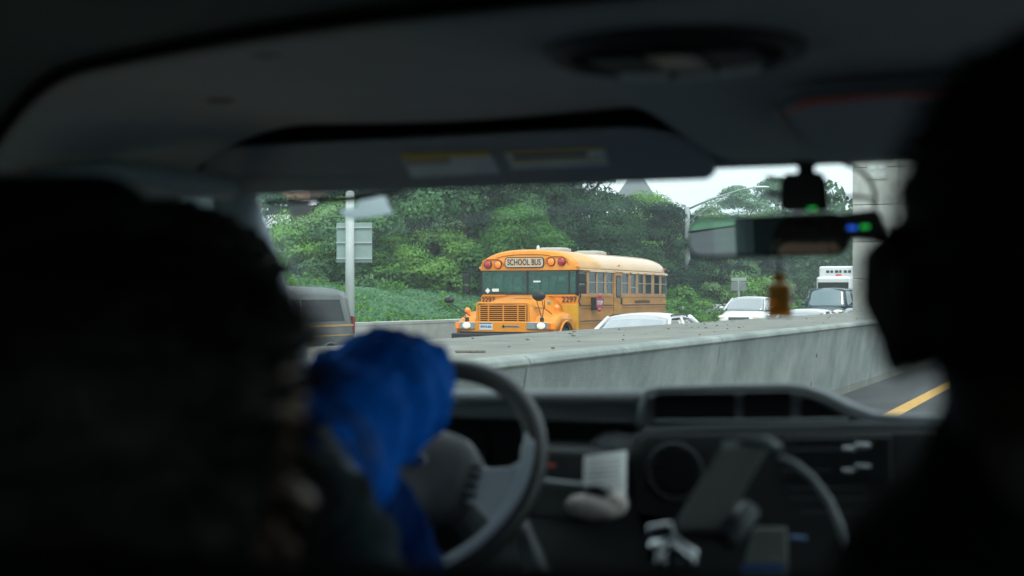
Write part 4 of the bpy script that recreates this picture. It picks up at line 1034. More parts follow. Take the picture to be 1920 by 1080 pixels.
p = at(1289, 559, 71.7); gz = bank_z(p.x, p.y)
lp = thing('street_lamp', (p.x, p.y, gz), 'grey street lamp with a long rising arm behind the bus', 'street lamp')
zt = zpx(388, 71.7) - gz
m_ = MB(); m_.cyl((0, 0, -.5), (0, 0, zt), .17, .12, 16); m_.build('pole', 'lamp_post_paint', lp, smooth=True)
arm_end = at(1418, 351, 71.0) - Vector((p.x, p.y, gz)); st_ = Vector((0, 0, zt - .12))
m_ = MB(); m_.tube([st_, st_ + (arm_end - st_) * .35 + Vector((0, 0, .14)), st_ + (arm_end - st_) * .8 + Vector((0, 0, .12)), arm_end], [.055, .05, .04, .035], 8); m_.build('arm', 'lamp_post_paint', lp, smooth=True)
m_ = MB(); m_.tube([st_ + Vector((0, 0, -.65)), st_ + (arm_end - st_) * .3 + Vector((0, 0, -.25)), st_ + (arm_end - st_) * .62 + Vector((0, 0, .08))], .035, 8); m_.build('brace', 'lamp_post_paint', lp, smooth=True)
m_ = MB(); m_.ball(arm_end + Vector((.25, .05, .0)), (.42, .14, .07), 14, 6); m_.build('lamp_head', 'white_plastic', lp, smooth=True)
# small box sign by the shrubs
p = at(1385, 559, 74); gz = bank_z(p.x, p.y)
rs = thing('roadside_sign', (p.x, p.y, gz), 'small grey roadside sign on a post left of the amber bottle', 'sign')
m_ = MB(); m_.cyl((0, 0, -.3), (0, 0, zpx(525, 74) - gz), .05, n=8); m_.build('post', 'galvanised', rs)
m_ = MB(); m_.bb(-.40, .40, -.04, .0, zpx(545, 74) - gz, zpx(529, 74) - gz); m_.build('panel', 'dull_sign', rs, bevel=.02)
m_ = MB(); m_.bb(-.40, .40, -.04, .0, zpx(527, 74) - gz, zpx(521, 74) - gz); m_.build('panel', 'galvanised', rs, bevel=.02)

# ================================================================== THE VAN WE SIT IN
cv = thing('passenger_van', (-.46, .5, 0), 'dark interior of the van the picture is taken from', 'van')
def vp(name, mb_, m, parent=None, **k): return mb_.build(name, m, parent or cv, world=True, **k)
XL, XR, YB, YF = -1.47, .55, -2.4, 2.9
m_ = MB(); m_.bb(XL, XR, YB, YF, .55, .60); vp('floor', m_, 'seat_black')
for X, s in ((XL, -1), (XR, 1)):
    a, b = (X - .06, X) if s < 0 else (X, X + .06)
    m_ = MB(); m_.bb(a, b, YB, YF, .60, 1.26); vp('door_panel', m_, 'dash_black')
    m_ = MB(); m_.bb(a, b, YB, 2.25, 1.86, 2.10); vp('roof_rail', m_, 'rear_liner')
    for (y0, y1) in ((YB, -2.2), (-1.15, -1.0), (.10, .30), (.98, 1.22)):
        m_ = MB(); m_.bb(a, b, y0, y1, 1.26, 1.86); vp('side_pillar', m_, 'rear_liner')
    for (y0, y1, g) in ((-2.2, -1.15, 'van_side_glass'), (-1.0, .10, 'van_side_glass'), (.30, .98, 'van_side_glass'), (1.22, 2.32, 'van_glass')):
        m_ = MB(); xm = (a + b) / 2; m_.bb(xm - .003, xm + .003, y0, y1, 1.26, 1.86); vp('side_window', m_, g)
m_ = MB(); m_.bb(XL, XR, YB - .06, YB, .6, 1.3); m_.bb(XL, XR, YB - .06, YB, 1.85, 2.1); m_.bb(-.50, -.42, YB - .06, YB, 1.3, 1.85); m_.bb(XL, XL + .2, YB - .06, YB, 1.3, 1.85); m_.bb(XR - .2, XR, YB - .06, YB, 1.3, 1.85); vp('rear_door', m_, 'rear_liner')
for (a, b) in ((XL + .2, -.5), (-.42, XR - .2)):
    m_ = MB(); m_.bb(a, b, YB - .033, YB - .027, 1.3, 1.85); vp('rear_window', m_, 'van_side_glass')
# outer roof skin
m_ = MB(); m_.bb(XL - .05, XR + .05, YB - .06, 1.99, 2.10, 2.13); vp('roof', m_, 'white_paint')
# headliner as one curved sheet with a lower front section
def liner_edge(x):                  # where the front section begins
    d = -.49 - x
    return 1.19 + .12 * d + .21 * d * d if d > 0 else 1.19 + .03 * d
def roofz(x, y):
    e = min(x - XL, XR - x); z = 2.02
    if e < .34: t = 1 - e / .34; z -= .15 * t * t
    z -= .012 * math.exp(-(((x + .42) / .22) ** 2 + ((y - 1.42) / .26) ** 2))
    return z
def front_end(x):
    return 1.872 + .098 * smooth(-.62, -.50, x) + .098 * (1 - smooth(-1.44, -1.37, x))
def fl(u, v):
    x = XL + .002 + (XR - XL - .004) * u; y0 = liner_edge(x) + .008; y1 = front_end(x)
    y0 = min(y0, y1 - .02)
    y = y0 + (y1 - y0) * v; z = roofz(x, y)
    k = smooth(-.62, -.50, x) + (1 - smooth(-1.44, -1.37, x))
    z -= (.006 + .072 * k) * smooth(1.55, 1.97, y)
    # shallow swelling around the visor ends
    z += .004 * math.sin(x * 9) * smooth(1.3, 1.6, y)
    return (x, y, z)
m_ = MB(); m_.grid(fl, 90, 30); vp('front_headliner', m_, 'headliner', smooth=True, solid=.006)
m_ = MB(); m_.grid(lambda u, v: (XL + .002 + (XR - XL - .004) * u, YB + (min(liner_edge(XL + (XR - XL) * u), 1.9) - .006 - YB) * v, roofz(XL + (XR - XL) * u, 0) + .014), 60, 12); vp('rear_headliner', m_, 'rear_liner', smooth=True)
m_ = MB(); m_.tube([(x, min(liner_edge(x), 1.87), roofz(x, 1.2) + .006) for x in [XL + .01 + (XR - XL - .02) * k / 60 for k in range(61)]], .0075, 8); vp('seam_gap_shade', m_, 'recess_black', smooth=True)  # black tube laid along the seam, standing in for its shadow gap
# recess above the driver's visor and header, painted black as their shadow gap
m_ = MB(); m_.bb(XL, -.48, 1.80, 2.0, 2.040, 2.05); vp('visor_recess_shade', m_, 'recess_black')
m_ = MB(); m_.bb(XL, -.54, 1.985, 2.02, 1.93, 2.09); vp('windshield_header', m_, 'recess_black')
m_ = MB(); m_.bb(-.54, XR, 1.975, 2.02, 1.938, 2.09); vp('windshield_header', m_, 'headliner')
for x, y in ((-.86, 1.33), (-1.12, 1.62), (-.35, 1.14)):
    m_ = MB(); m_.ball((x, y, roofz(x, y) + .0), (.028, .014, .005), 12, 4); vp('liner_clip', m_, 'black_plastic')
# dome console
dc = Vector((-.42, 1.415, 2.004))
m_ = MB(); n = 40
ring = [(dc.x + .122 * math.cos(2 * math.pi * k / n), dc.y + .115 * math.sin(2 * math.pi * k / n), dc.z + .003) for k in range(n + 1)]
m_.tube(ring, .013, 8, cap=False); dome = vp('dome_console', m_, 'dash_black', smooth=True)
m_ = MB(); m_.prism([(x, y) for x, y, z in ring[:-1]], 'z', dc.z - .004, dc.z + .004); vp('console_base', m_, 'recess_black', parent=dome)
for (a0, a1) in ((42, 74), (79, 104), (109, 142)):
    pts = [(dc.x + .096 * math.cos(R(a)), dc.y + .084 * math.sin(R(a)), dc.z - .010) for a in [a0 + (a1 - a0) * k / 6 for k in range(7)]]
    m_ = MB(); m_.tube(pts, .0070, 6); vp('lens_rim', m_, 'white_plastic', parent=dome, smooth=True)
for x in (-.060, .0, .060):
    m_ = MB(); m_.prism(rr(dc.x + x, dc.y + .01, .052, .10, .018), 'z', dc.z - .010, dc.z - .003); vp('lens', m_, 'dash_black' if x else 'device_black', parent=dome, bevel=.003)
# driver's sun visor (swung down), with its warning labels
def visor_pt(u, v, off=0.0):        # u along X in metres from left end, v height from bottom
    return Vector((-1.365 + u, 1.945 - .035 * v / .08 + off * -.9, 1.919 + .000 * u + v - off * .3))
vo = []
Wv, Hv = .845, .074
for (cx, cz, r0, r1, a0) in ((Wv - .012, .012, .012, .012, -90), (Wv - .13, Hv - .06, .13, .06, 0), (.085, Hv - .045, .085, .045, 90), (.03, .03, .03, .03, 180)):
    for k in range(7):
        a = R(a0 + 90 * k / 6); vo.append((cx + r0 * math.cos(a), cz + r1 * math.sin(a)))
m_ = MB(); m_.loft([[visor_pt(u, v, .010) for u, v in vo], [visor_pt(u, v, -.010) for u, v in vo]]); vz = vp('sun_visor', m_, 'visor_vinyl', bevel=.006, seg=3)
def plab(pts, m, name, off, y=1.94):
    m_ = MB(); q = []
    for (px_, py_) in pts:
        P0 = onY(px_, py_, 1.94); v = P0.z - 1.919; yv = 1.945 - .035 * v / .08
        P0 = onY(px_, py_, yv - off - .009); q.append(P0)
    m_.add(q, [tuple(range(len(q)))]); return vp(name, m_, m, parent=vz, solid=.0006)
l1 = plab([(750, 290), (918, 285), (938, 325), (772, 333)], 'label_pale', 'warning_label', .0035)
plab([(750, 289), (918, 284), (922, 292), (754, 297)], 'label_yellow', 'label_header', .0045)
plab([(756, 298), (842, 295), (846, 306), (762, 309)], 'paper_warm', 'label_text', .0045)
plab([(945, 284), (1132, 277), (1141, 309), (960, 317)], 'label_pale', 'warning_label', .0035)
plab([(945, 284), (1132, 276), (1134, 281), (948, 288)], 'label_yellow', 'label_header', .0045)
plab([(954, 303), (1138, 296), (1139, 300), (956, 307)], 'label_yellow', 'label_header', .0045)
plab([(960, 290), (1100, 285), (1102, 293), (964, 298)], 'ink', 'label_text', .0045)
# passenger visor folded up, with red tab
m_ = MB(); m_.loft([[(x, y, 1.990 - (y - 1.62) * .145 + dz) for x, y in rr(-.02, 1.775, .70, .29, .05)] for dz in (-.010, .008)]); v2 = vp('sun_visor', m_, 'visor_vinyl', bevel=.005, label='folded up passenger sun visor with a red tab')
m_ = MB(); m_.tube([(-.372, 1.70, 1.972), (-.33, 1.64, 1.978), (-.25, 1.628, 1.979), (.1, 1.626, 1.979)], [.004, .006, .005, .003], 6); vp('visor_tab', m_, 'label_red', parent=v2, smooth=True)
m_ = MB(); m_.tube([(-.385, 1.78, 1.960), (-.375, 1.66, 1.974), (-.33, 1.622, 1.982), (.3, 1.612, 1.984)], .0045, 6); vp('visor_piping', m_, 'dash_edge', parent=v2, smooth=True)
# windshield
def wsf(u, v):
    x = -1.40 + 1.88 * u; t = 2 * u - 1
    y0, z0 = 1.995 - .04 * t * t, 1.965; y1, z1 = 2.90 - .12 * t * t, 1.49
    return (x, y0 + (y1 - y0) * v, z0 + (z1 - z0) * v)
m_ = MB(); m_.grid(wsf, 16, 8); vp('windshield', m_, 'van_glass', smooth=True)
m_ = MB(); m_.bb(XL, XR, 2.84, 2.92, .6, 1.50); vp('firewall', m_, 'seat_black')
# pillars
for pts in ([at(430, 340, 2.30), at(462, 440, 2.40), at(505, 560, 2.62), at(540, 700, 2.85)],):
    m_ = MB(); m_.tube(pts, [.035, .038, .042, .05], 12); vp('windshield_pillar', m_, 'pillar_trim', smooth=True)
m_ = MB(); m_.tube([(.46, 1.97, 1.98), (.50, 2.4, 1.75), (.54, 2.85, 1.48)], .045, 12); vp('windshield_pillar', m_, 'pillar_trim', smooth=True)
m_ = MB(); m_.tube([at(60, 330, 1.95), at(200, 322, 2.05), at(340, 340, 2.15), at(430, 352, 2.25)], [.014, .02, .022, .02], 8); vp('window_trim', m_, 'visor_vinyl', smooth=True)
m_ = MB(); m_.tube([at(500, 380, 2.36), at(660, 372, 2.3), at(755, 358, 2.22)], [.004, .006, .002], 6); vp('visor_rod', m_, 'black_plastic', smooth=True)
# inside mirror
mc = at(1437, 443, 2.0); nrm = Vector((-.15, -.985, -.055)).normalized(); ax = Vector((nrm.y, -nrm.x, 0)).normalized() * -1; az = ax.cross(nrm)
if az.z < 0: az = -az
mo = rr(0, 0, .236, .054, .020, 6)
m_ = MB(); m_.loft([[mc + ax * (x * 1.03) + az * (z * 1.10 + .001 * math.sin(x * 9)) + nrm * d for x, z in mo] for d in (.006, -.006)] + [[mc + ax * x * .9 + az * z * .8 + nrm * -.022 for x, z in mo]]); im = vp('inside_mirror', m_, 'device_black', smooth=False, bevel=.003)
m_ = MB(); q = [mc + ax * x * .985 + az * z * .93 + nrm * .0068 for x, z in mo]; m_.add(q, [tuple(range(len(q)))]); vp('mirror_glass', m_, 'mirror_glass', parent=im)
m_ = MB(); m_.tube([mc + Vector((.03, .02, .01)), at(1500, 385, 2.06)], .008, 8); vp('mirror_stem', m_, 'device_black', parent=im)

# dashboard: front plane around Y = 2.3
def ppoly(pts, Y, dep, m, name, parent=None, bevel=0, seg=2, **k):
    q = [onY(a, b, Y) for a, b in pts]; m_ = MB()
    m_.loft([[(p_.x, Y, p_.z) for p_ in q], [(p_.x, Y + dep, p_.z) for p_ in q]]); return vp(name, m_, m, parent, bevel=bevel, seg=seg, **k)
m_ = MB(); m_.add([(XL, 2.32, 1.566), (-.72, 2.32, 1.580), (-.47, 2.32, 1.594), (-.35, 2.32, 1.552), (XR, 2.32, 1.550), (XL, 2.86, 1.47), (-.72, 2.86, 1.47), (-.47, 2.86, 1.47), (-.35, 2.86, 1.46), (XR, 2.86, 1.46)],
                  [(0, 1, 6, 5), (1, 2, 7, 6), (2, 3, 8, 7), (3, 4, 9, 8)]); dash = vp('dashboard', m_, 'dash_black', solid=.01)
def dchild(*a, **k): return ppoly(*a, parent=dash, **k)
# light upper lip left of the raised hood
m_ = MB(); m_.tube([(XL, 2.30, 1.560), (-1.1, 2.30, 1.573), (-.74, 2.30, 1.584)], .012, 8); vp('dash_lip', m_, 'dash_edge', parent=dash, smooth=True)
m_ = MB(); m_.bb(XL, -.74, 2.305, 2.33, 1.535, 1.572); vp('dash_band', m_, 'dash_grey', parent=dash, bevel=.006)
m_ = MB(); m_.bb(XL, -.70, 2.40, 2.44, 1.10, 1.55); vp('instrument_panel', m_, 'recess_black', parent=dash)
for x in (-1.12, -.98, -.84):
    m_ = MB(); m_.cyl((x, 2.40, 1.47), (x, 2.392, 1.47), .052, n=24); gg = vp('gauge', m_, 'recess_black', parent=dash)
m_ = MB(); m_.bb(XL, -.62, 2.27, 2.40, .95, 1.42); vp('lower_dash', m_, 'dash_black', parent=dash, bevel=.03)
# raised centre hood: outline tube plus bars, dark slots inside
oc_ = [(1200, 802), (1203, 760), (1212, 735), (1235, 729), (1350, 726), (1480, 724), (1510, 728), (1545, 740), (1590, 762), (1640, 780), (1700, 784), (1790, 786)]
hd = dchild([(1205, 800), (1210, 742), (1235, 731), (1480, 727), (1512, 731), (1550, 745), (1600, 770), (1640, 784), (1900, 790), (1900, 812), (1205, 812)], 2.30, .10, 'dash_grey', 'centre_hood', bevel=.008)
def slot(pts, name, m='recess_black', d=2.294): return dchild(pts, d, .012, m, name, bevel=.0)
slot([(1226, 790), (1228, 744), (1236, 738), (1372, 737), (1376, 742), (1376, 790)], 'storage_slot')
slot([(1394, 790), (1394, 742), (1400, 736), (1476, 735), (1481, 741), (1481, 790)], 'storage_slot')
slot([(1502, 788), (1503, 748), (1512, 745), (1550, 762), (1585, 784)], 'storage_slot')
m_ = MB(); m_.tube([onY(a, b, 2.288) for a, b in oc_], .0062, 8); vp('hood_edge', m_, 'dash_edge', parent=dash, smooth=True)
m_ = MB(); m_.tube([onY(a, b, 2.286) for a, b in ((1228, 789), (1376, 789), (1481, 788), (1590, 786))], .003, 6); vp('slot_edge', m_, 'dash_edge', parent=dash, smooth=True)
m_ = MB(); m_.tube([onY(a, b, 2.283) for a, b in ((1188, 880), (1187, 845), (1194, 822), (1215, 809), (1300, 805), (1500, 801), (1640, 798), (1800, 797))], .007, 8); vp('hood_edge', m_, 'dash_grey', parent=dash, smooth=True)
# centre stack
st_ = dchild([(1180, 965), (1182, 850), (1192, 822), (1215, 810), (1900, 800), (1900, 1300), (1240, 1300), (1195, 1010)], 2.27, .12, 'dash_black', 'centre_stack', bevel=.012, seg=3)
vc = onY(1265, 885, 2.262)
m_ = MB(); m_.tube([(vc.x + .045 * math.cos(2 * math.pi * k / 24), 2.262, vc.z + .045 * math.sin(2 * math.pi * k / 24)) for k in range(25)], .006, 6, cap=False); vt = vp('air_vent', m_, 'dash_black', parent=dash, smooth=True)
m_ = MB(); m_.cyl((vc.x, 2.268, vc.z), (vc.x, 2.264, vc.z), .042, n=24); vp('vent_well', m_, 'recess_black', parent=vt)
for k in range(-3, 4):
    m_ = MB(); hw_ = math.sqrt(max(.0001, .042 ** 2 - (k * .011) ** 2)); m_.box((vc.x, 2.260, vc.z + k * .011), (2 * hw_, .006, .003)); vp('vent_slat', m_, 'dash_black', parent=vt)
ra = dchild([(1466, 822), (1670, 817), (1670, 905), (1466, 905)], 2.258, .012, 'device_black', 'radio', bevel=.003)
for (a, b, w_) in ((1592, 841, 24), (1618, 835, 30), (1590, 882, 24), (1618, 874, 30)):
    P = onY(a, b, 2.25); m_ = MB(); m_.box(P, (w_ * .0008, .012, .0075)); vp('radio_button', m_, 'chrome', parent=ra, bevel=.002)
for (x0, x1, y_) in ((1466, 1620, 843), (1470, 1560, 882), (1480, 1625, 914), (1480, 1625, 934), (1500, 1620, 960)):
    m_ = MB(); m_.tube([onY(x0, y_, 2.257), onY(x1, y_, 2.257)], .0012, 5); vp('trim_line', m_, 'dash_grey', parent=dash)
# column shroud hump
m_ = MB(); c_ = onY(1180, 852, 2.36); m_.ball(c_, (.075, .085, .050), 18, 10); vp('dash_bulge', m_, 'dash_grey', parent=dash, smooth=True)
m_ = MB(); m_.bb(-.93, -.78, 2.20, 2.36, 1.38, 1.50); vp('switch_panel', m_, 'dash_black', parent=dash, bevel=.01)
m_ = MB(); P = onY(1034, 872, 2.19); m_.box(P, (.012, .004, .004)); vp('warning_light', m_, 'label_red', parent=dash)
# steering wheel
wc = at(782, 884, 2.12); tilt = R(38)
wn = Vector((0, -math.cos(tilt), math.sin(tilt))); wa = Vector((1, 0, 0)); wb = wn.cross(wa) * -1
if wb.z < 0: wb = -wb
def wpt(a, r_, off=0.0): return wc + wa * (r_ * math.cos(a)) + wb * (r_ * math.sin(a)) + wn * off
RW = .187
m_ = MB(); m_.tube([wpt(2 * math.pi * k / 64, RW) for k in range(65)], .0165, 12, cap=False); sw = vp('steering_wheel', m_, 'wheel_rim', smooth=True)
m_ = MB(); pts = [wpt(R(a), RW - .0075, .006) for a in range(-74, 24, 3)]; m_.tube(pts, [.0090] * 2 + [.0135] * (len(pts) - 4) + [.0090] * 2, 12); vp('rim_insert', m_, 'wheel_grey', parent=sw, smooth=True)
def lens_poly(rx, ry, oy=0, e=2.6, n=32): return [(rx * math.copysign(abs(math.cos(2 * math.pi * k / n)) ** (2 / e), math.cos(2 * math.pi * k / n)), oy + ry * math.copysign(abs(math.sin(2 * math.pi * k / n)) ** (2 / e), math.sin(2 * math.pi * k / n))) for k in range(n)]
m_ = MB(); m_.loft([[wc + wa * x * s_ + wb * y * s_ + wn * d for x, y in lens_poly(.098, .075, -.005)] for s_, d in ((1, -.03), (1, .0), (.93, .016), (.7, .026), (.3, .030))]); vp('hub', m_, 'hub_grey', parent=sw, smooth=True)
m_ = MB(); m_.loft([[wc + wa * (x + .004) + wb * (y + .0) + wn * d for x, y in lens_poly(.026, .011, 0, 2)] for d in (.026, .034)]); em = vp('hub_emblem', m_, 'emblem_blue', parent=sw)
m_ = MB(); m_.tube([wc + wa * (x + .004) + wb * y + wn * .0335 for x, y in lens_poly(.026, .011, 0, 2)] + [wc + wa * (.026 + .004) + wn * .0335], .0018, 6, cap=False); vp('emblem_ring', m_, 'chrome', parent=sw)
for sd_ in (1, -1):
    sp_ = [(.088, .018), (.120, .008), (.150, .012), (.182, .040), (.186, -.045), (.165, -.082), (.135, -.072), (.110, -.052), (.092, -.045)]
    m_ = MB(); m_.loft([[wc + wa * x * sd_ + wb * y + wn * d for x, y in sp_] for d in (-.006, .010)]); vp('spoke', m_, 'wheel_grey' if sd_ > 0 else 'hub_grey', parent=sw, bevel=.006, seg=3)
    m_ = MB()
    for k in range(4): m_.box(wc + wa * (sd_ * .102) + wb * (.006 - .016 * k) + wn * .012, (.014, .008, .009))
    vp('cruise_button', m_, 'device_black', parent=sw, bevel=.002)
m_ = MB(); m_.cyl(wc - wn * .03, wc - wn * .36, .042, .06, 16); vp('steering_column', m_, 'dash_black', parent=cv)
# column shifter
m_ = MB(); s0, s1, s2 = at(1000, 900, 2.18), at(1085, 910, 2.10), at(1118, 918, 2.06); m_.tube([s0, s1, s2], [.0045, .005, .006], 8); sh = vp('gear_lever', m_, 'dash_edge', smooth=True)
m_ = MB(); m_.ball(at(1122, 920, 2.05), (.022, .022, .013), 14, 8, (0, .2, .4)); vp('gear_knob', m_, 'device_black', parent=sh, smooth=True)
m_ = MB(); m_.tube([at(975, 975, 2.1), at(985, 1010, 2.02), at(1010, 1080, 1.98)], [.012, .015, .02], 8); m_.box(at(982, 992, 2.03), (.022, .015, .008)); vp('column_stalk', m_, 'dash_grey', smooth=False, bevel=.003)
# front seats (only their dark tops rise into the picture)
def seat(name, x, y, z, w_, lab):
    m_ = MB(); m_.box((x, y, (z + .6) / 2), (w_, .16, z - .6)); m_.box((x, y + .3, .95), (w_, .55, .18)); return vp(name, m_, 'seat_black', bevel=.05, seg=3, label=lab)
seat('seat_back', -.86, .86, 1.50, .56, 'driver seat back'); seat('seat_back', -.02, .80, 1.50, .9, 'front passenger bench back')
m_ = MB(); a = at(-200, 1042, .62); b = at(960, 1070, .66); c_ = at(2100, 1100, .62); m_.tube([a + Vector((0, 0, -.06)), b + Vector((0, 0, -.058)), c_ + Vector((0, 0, -.056))], .06, 14); vp('bench_top', m_, 'seat_black', smooth=True)
m_ = MB(); m_.box(at(70, 720, 1.02) , (.17, .09, .30), (0, 0, YAW)); vp('headrest', m_, 'seat_black', bevel=.04, seg=4)

# ================================================================== LOOSE THINGS IN THE VAN
# dashcam
dcam = thing('dashcam', at(1506, 300, 1.98), 'black dashcam with a green light hanging from the windshield above the mirror', 'dashcam')
m_ = MB(); q = [(1463, 335), (1475, 325), (1540, 322), (1552, 340), (1556, 388), (1548, 396), (1470, 396), (1461, 385)]
m_.loft([[at(a, b, d) for a, b in q] for d in (1.96, 2.0)]); m_.build('camera_body', 'device_black', dcam, world=True, bevel=.004)
m_ = MB(); m_.loft([[at(a, b, d) for a, b in ((1484, 293), (1546, 293), (1540, 306), (1528, 312), (1528, 326), (1496, 326), (1496, 312), (1486, 304))] for d in (1.97, 1.99)]); m_.build('mount', 'device_black', dcam, world=True, bevel=.002)
m_ = MB(); m_.box(at(1523, 391, 1.955), (.010, .003, .003), (0, 0, YAW)); m_.build('status_light', 'led_green', dcam, world=True)
for b_ in (336, 363):
    m_ = MB(); m_.tube([at(1437, b_ - 3, 1.98), at(1462, b_ + 2, 1.98)], .004, 6); m_.build('bracket', 'device_black', dcam, world=True)
m_ = MB(); m_.tube([at(1540, 296, 1.98), at(1575, 303, 1.97), at(1612, 318, 1.96), at(1632, 338, 1.95), at(1641, 365, 1.95), at(1640, 392, 1.95), at(1632, 372, 1.95), at(1600, 368, 1.95), at(1556, 374, 1.95)], .0030, 8); tag(m_.build('power_cable', 'black_rubber', smooth=True), 'thin black cable looping from the dashcam to the small box', 'cable')
rd = thing('radar_box', at(1608, 420, 1.95), 'small black box with blue and green lights at the right end of the mirror', 'device')
m_ = MB(); q = [(1562, 402), (1640, 392), (1652, 400), (1660, 440), (1652, 448), (1590, 450), (1585, 420)]
m_.loft([[at(a, b, d) for a, b in q] for d in (1.93, 1.97)]); m_.build('case', 'device_black', rd, world=True, bevel=.004)
m_ = MB(); m_.box(at(1598, 427, 1.925), (.011, .003, .004), (0, 0, YAW)); m_.build('blue_light', 'led_blue', rd, world=True)
m_ = MB(); m_.box(at(1622, 425, 1.925), (.011, .003, .004), (0, 0, YAW)); m_.build('green_light', 'led_green', rd, world=True)
# hanging amber bottle
bt = thing('amber_bottle', at(1462, 595, 2.12), 'small amber bottle shaped ornament hanging below the inside mirror', 'ornament')
bc = at(1462, 595, 2.12); sc_ = 2.12 / FPX
def bl(pts, m, name):
    m_ = MB(); rings = [[bc + Vector((r_ * sc_ * math.copysign(abs(math.cos(t)) ** .6, math.cos(t)), r_ * .55 * sc_ * math.copysign(abs(math.sin(t)) ** .6, math.sin(t)), h_ * sc_)) for t in [2 * math.pi * k / 24 for k in range(24)]] for r_, h_ in pts]
    m_.loft(rings); m_.build(name, m, bt, world=True, smooth=True)
bl([(21, 0), (23, 2), (23, 30), (22, 32), (23, 35), (23, 56), (21, 62), (12, 64), (11, 70)], 'amber_glass', 'bottle_body')
bl([(12, 70), (12, 82), (10, 84)], 'amber_glass', 'bottle_neck')
bl([(13, 82), (14, 84), (14, 96), (12, 98)], 'bottle_clear', 'cap')
m_ = MB(); m_.tube([bc + Vector((0, 0, 96 * sc_)), at(1462, 476, 2.06)], .0022, 5); m_.build('cord', 'device_black', bt, world=True)
# toll tag and stickers on the glass
tt = thing('toll_tag', at(685, 395, 2.42), 'pale toll tag stuck behind the upper left of the windshield', 'toll tag')
m_ = MB(); m_.loft([[at(a, b, d) for a, b in ((636, 394), (668, 388), (676, 370), (722, 368), (728, 384), (737, 400), (664, 412), (646, 408))] for d in (2.40, 2.402)]); m_.build('tag_case', 'frost', tt, world=True, bevel=.0015)
ts = MB(); ts.loft([[at(a, b, d) for a, b in ((535, 374), (580, 371), (583, 402), (546, 410))] for d in (2.44, 2.442)]); tag(ts.build('sticker_card', 'card_grey'), 'grey card stuck at the upper left corner of the windshield', 'card')
# notes on the dash and crumpled tissue
nt_ = thing('paper_notes', at(1138, 900, 2.08), 'white note sheets with faint lines tucked right of the gear lever', 'papers')
m_ = MB(); m_.grid(lambda u, v: at(1095 + 80 * u - 2 * v, 855 - 10 * u + 98 * v - 8 * u * v, 2.13 - .07 * v - .01 * math.sin(3 * u)), 6, 6); sh1 = m_.build('sheet', 'paper', nt_, world=True, solid=.001)
for k in range(8):
    m_ = MB(); zq = 2.118 - .0065 * (k + 1); m_.tube([at(1102, 866 + k * 9, zq), at(1130 + (k * 7) % 20, 863 + k * 9, zq - .01), at(1164, 859 + k * 9, zq)], .0006, 4); m_.build('text_line', 'ink', sh1, world=True)
m_ = MB(); m_.ball(at(1112, 950, 2.04), (.040, .03, .018), 14, 8, (0, .1, .3)); m_.ball(at(1140, 945, 2.05), (.03, .03, .02), 12, 7)
m_.v = [tuple(Vector(v) + Vector((0, 0, .004 * mnoise.noise(Vector(v) * 60)))) for v in m_.v]
tag(m_.build('crumpled_tissue', 'paper_warm', smooth=True), 'crumpled beige tissue below the white note sheets', 'tissue')
# tablet on its arm
tb = thing('tablet_holder', at(1360, 1040, 1.55), 'dark tablet leaning in a clamp holder in front of the radio', 'tablet')
m_ = MB(); q = [(1362, 838), (1432, 832), (1440, 840), (1352, 995), (1340, 1000), (1270, 990), (1266, 980), (1352, 842)]
m_.loft([[at(a, b, d) for a, b in q] for d in (1.72, 1.735)]); m_.build('tablet', 'tablet_back', tb, world=True, bevel=.004)
m_ = MB(); m_.tube([at(1385, 827, 1.71), at(1438, 829, 1.71), at(1462, 838, 1.72)], [.005, .007, .004], 8); m_.build('top_clamp', 'dash_edge', tb, world=True, smooth=True)
m_ = MB(); m_.tube([at(1356, 836, 1.71), at(1382, 834, 1.71)], .006, 8); m_.build('clamp_pad', 'cable_grey', tb, world=True)
m_ = MB(); m_.tube([at(1405, 955, 1.74), at(1362, 1015, 1.70)], .014, 8); m_.build('support_arm', 'dash_grey', tb, world=True, smooth=True)
m_ = MB(); m_.tube([at(1275, 998, 1.70), at(1370, 1010, 1.68)], .006, 8); m_.build('lower_clamp', 'device_black', tb, world=True)
for (pts, r_) in (([(1215, 1000), (1262, 992)], .010), ([(1252, 1012), (1300, 1048)], .012), ([(1228, 1015), (1232, 1030)], .010), ([(1228, 1050), (1250, 1052)], .009), ([(1270, 1055), (1304, 1050)], .010)):
    m_ = MB(); m_.tube([at(a, b, 1.66) for a, b in pts], r_, 8); m_.build('joint', 'chrome', tb, world=True, bevel=.003)
m_ = MB(); m_.tube([at(1462, 856, 1.75), at(1490, 868, 1.75), at(1525, 898, 1.74), at(1555, 940, 1.73), at(1574, 985, 1.72), at(1580, 1020, 1.71), at(1592, 1040, 1.70), at(1620, 1100, 1.70)], [.0035, .0038, .004, .0045, .0045, .0045, .0045, .0045], 8); tag(m_.build('charging_cable', 'cable_grey', smooth=True), 'grey cable curving down to the right from the tablet', 'cable')
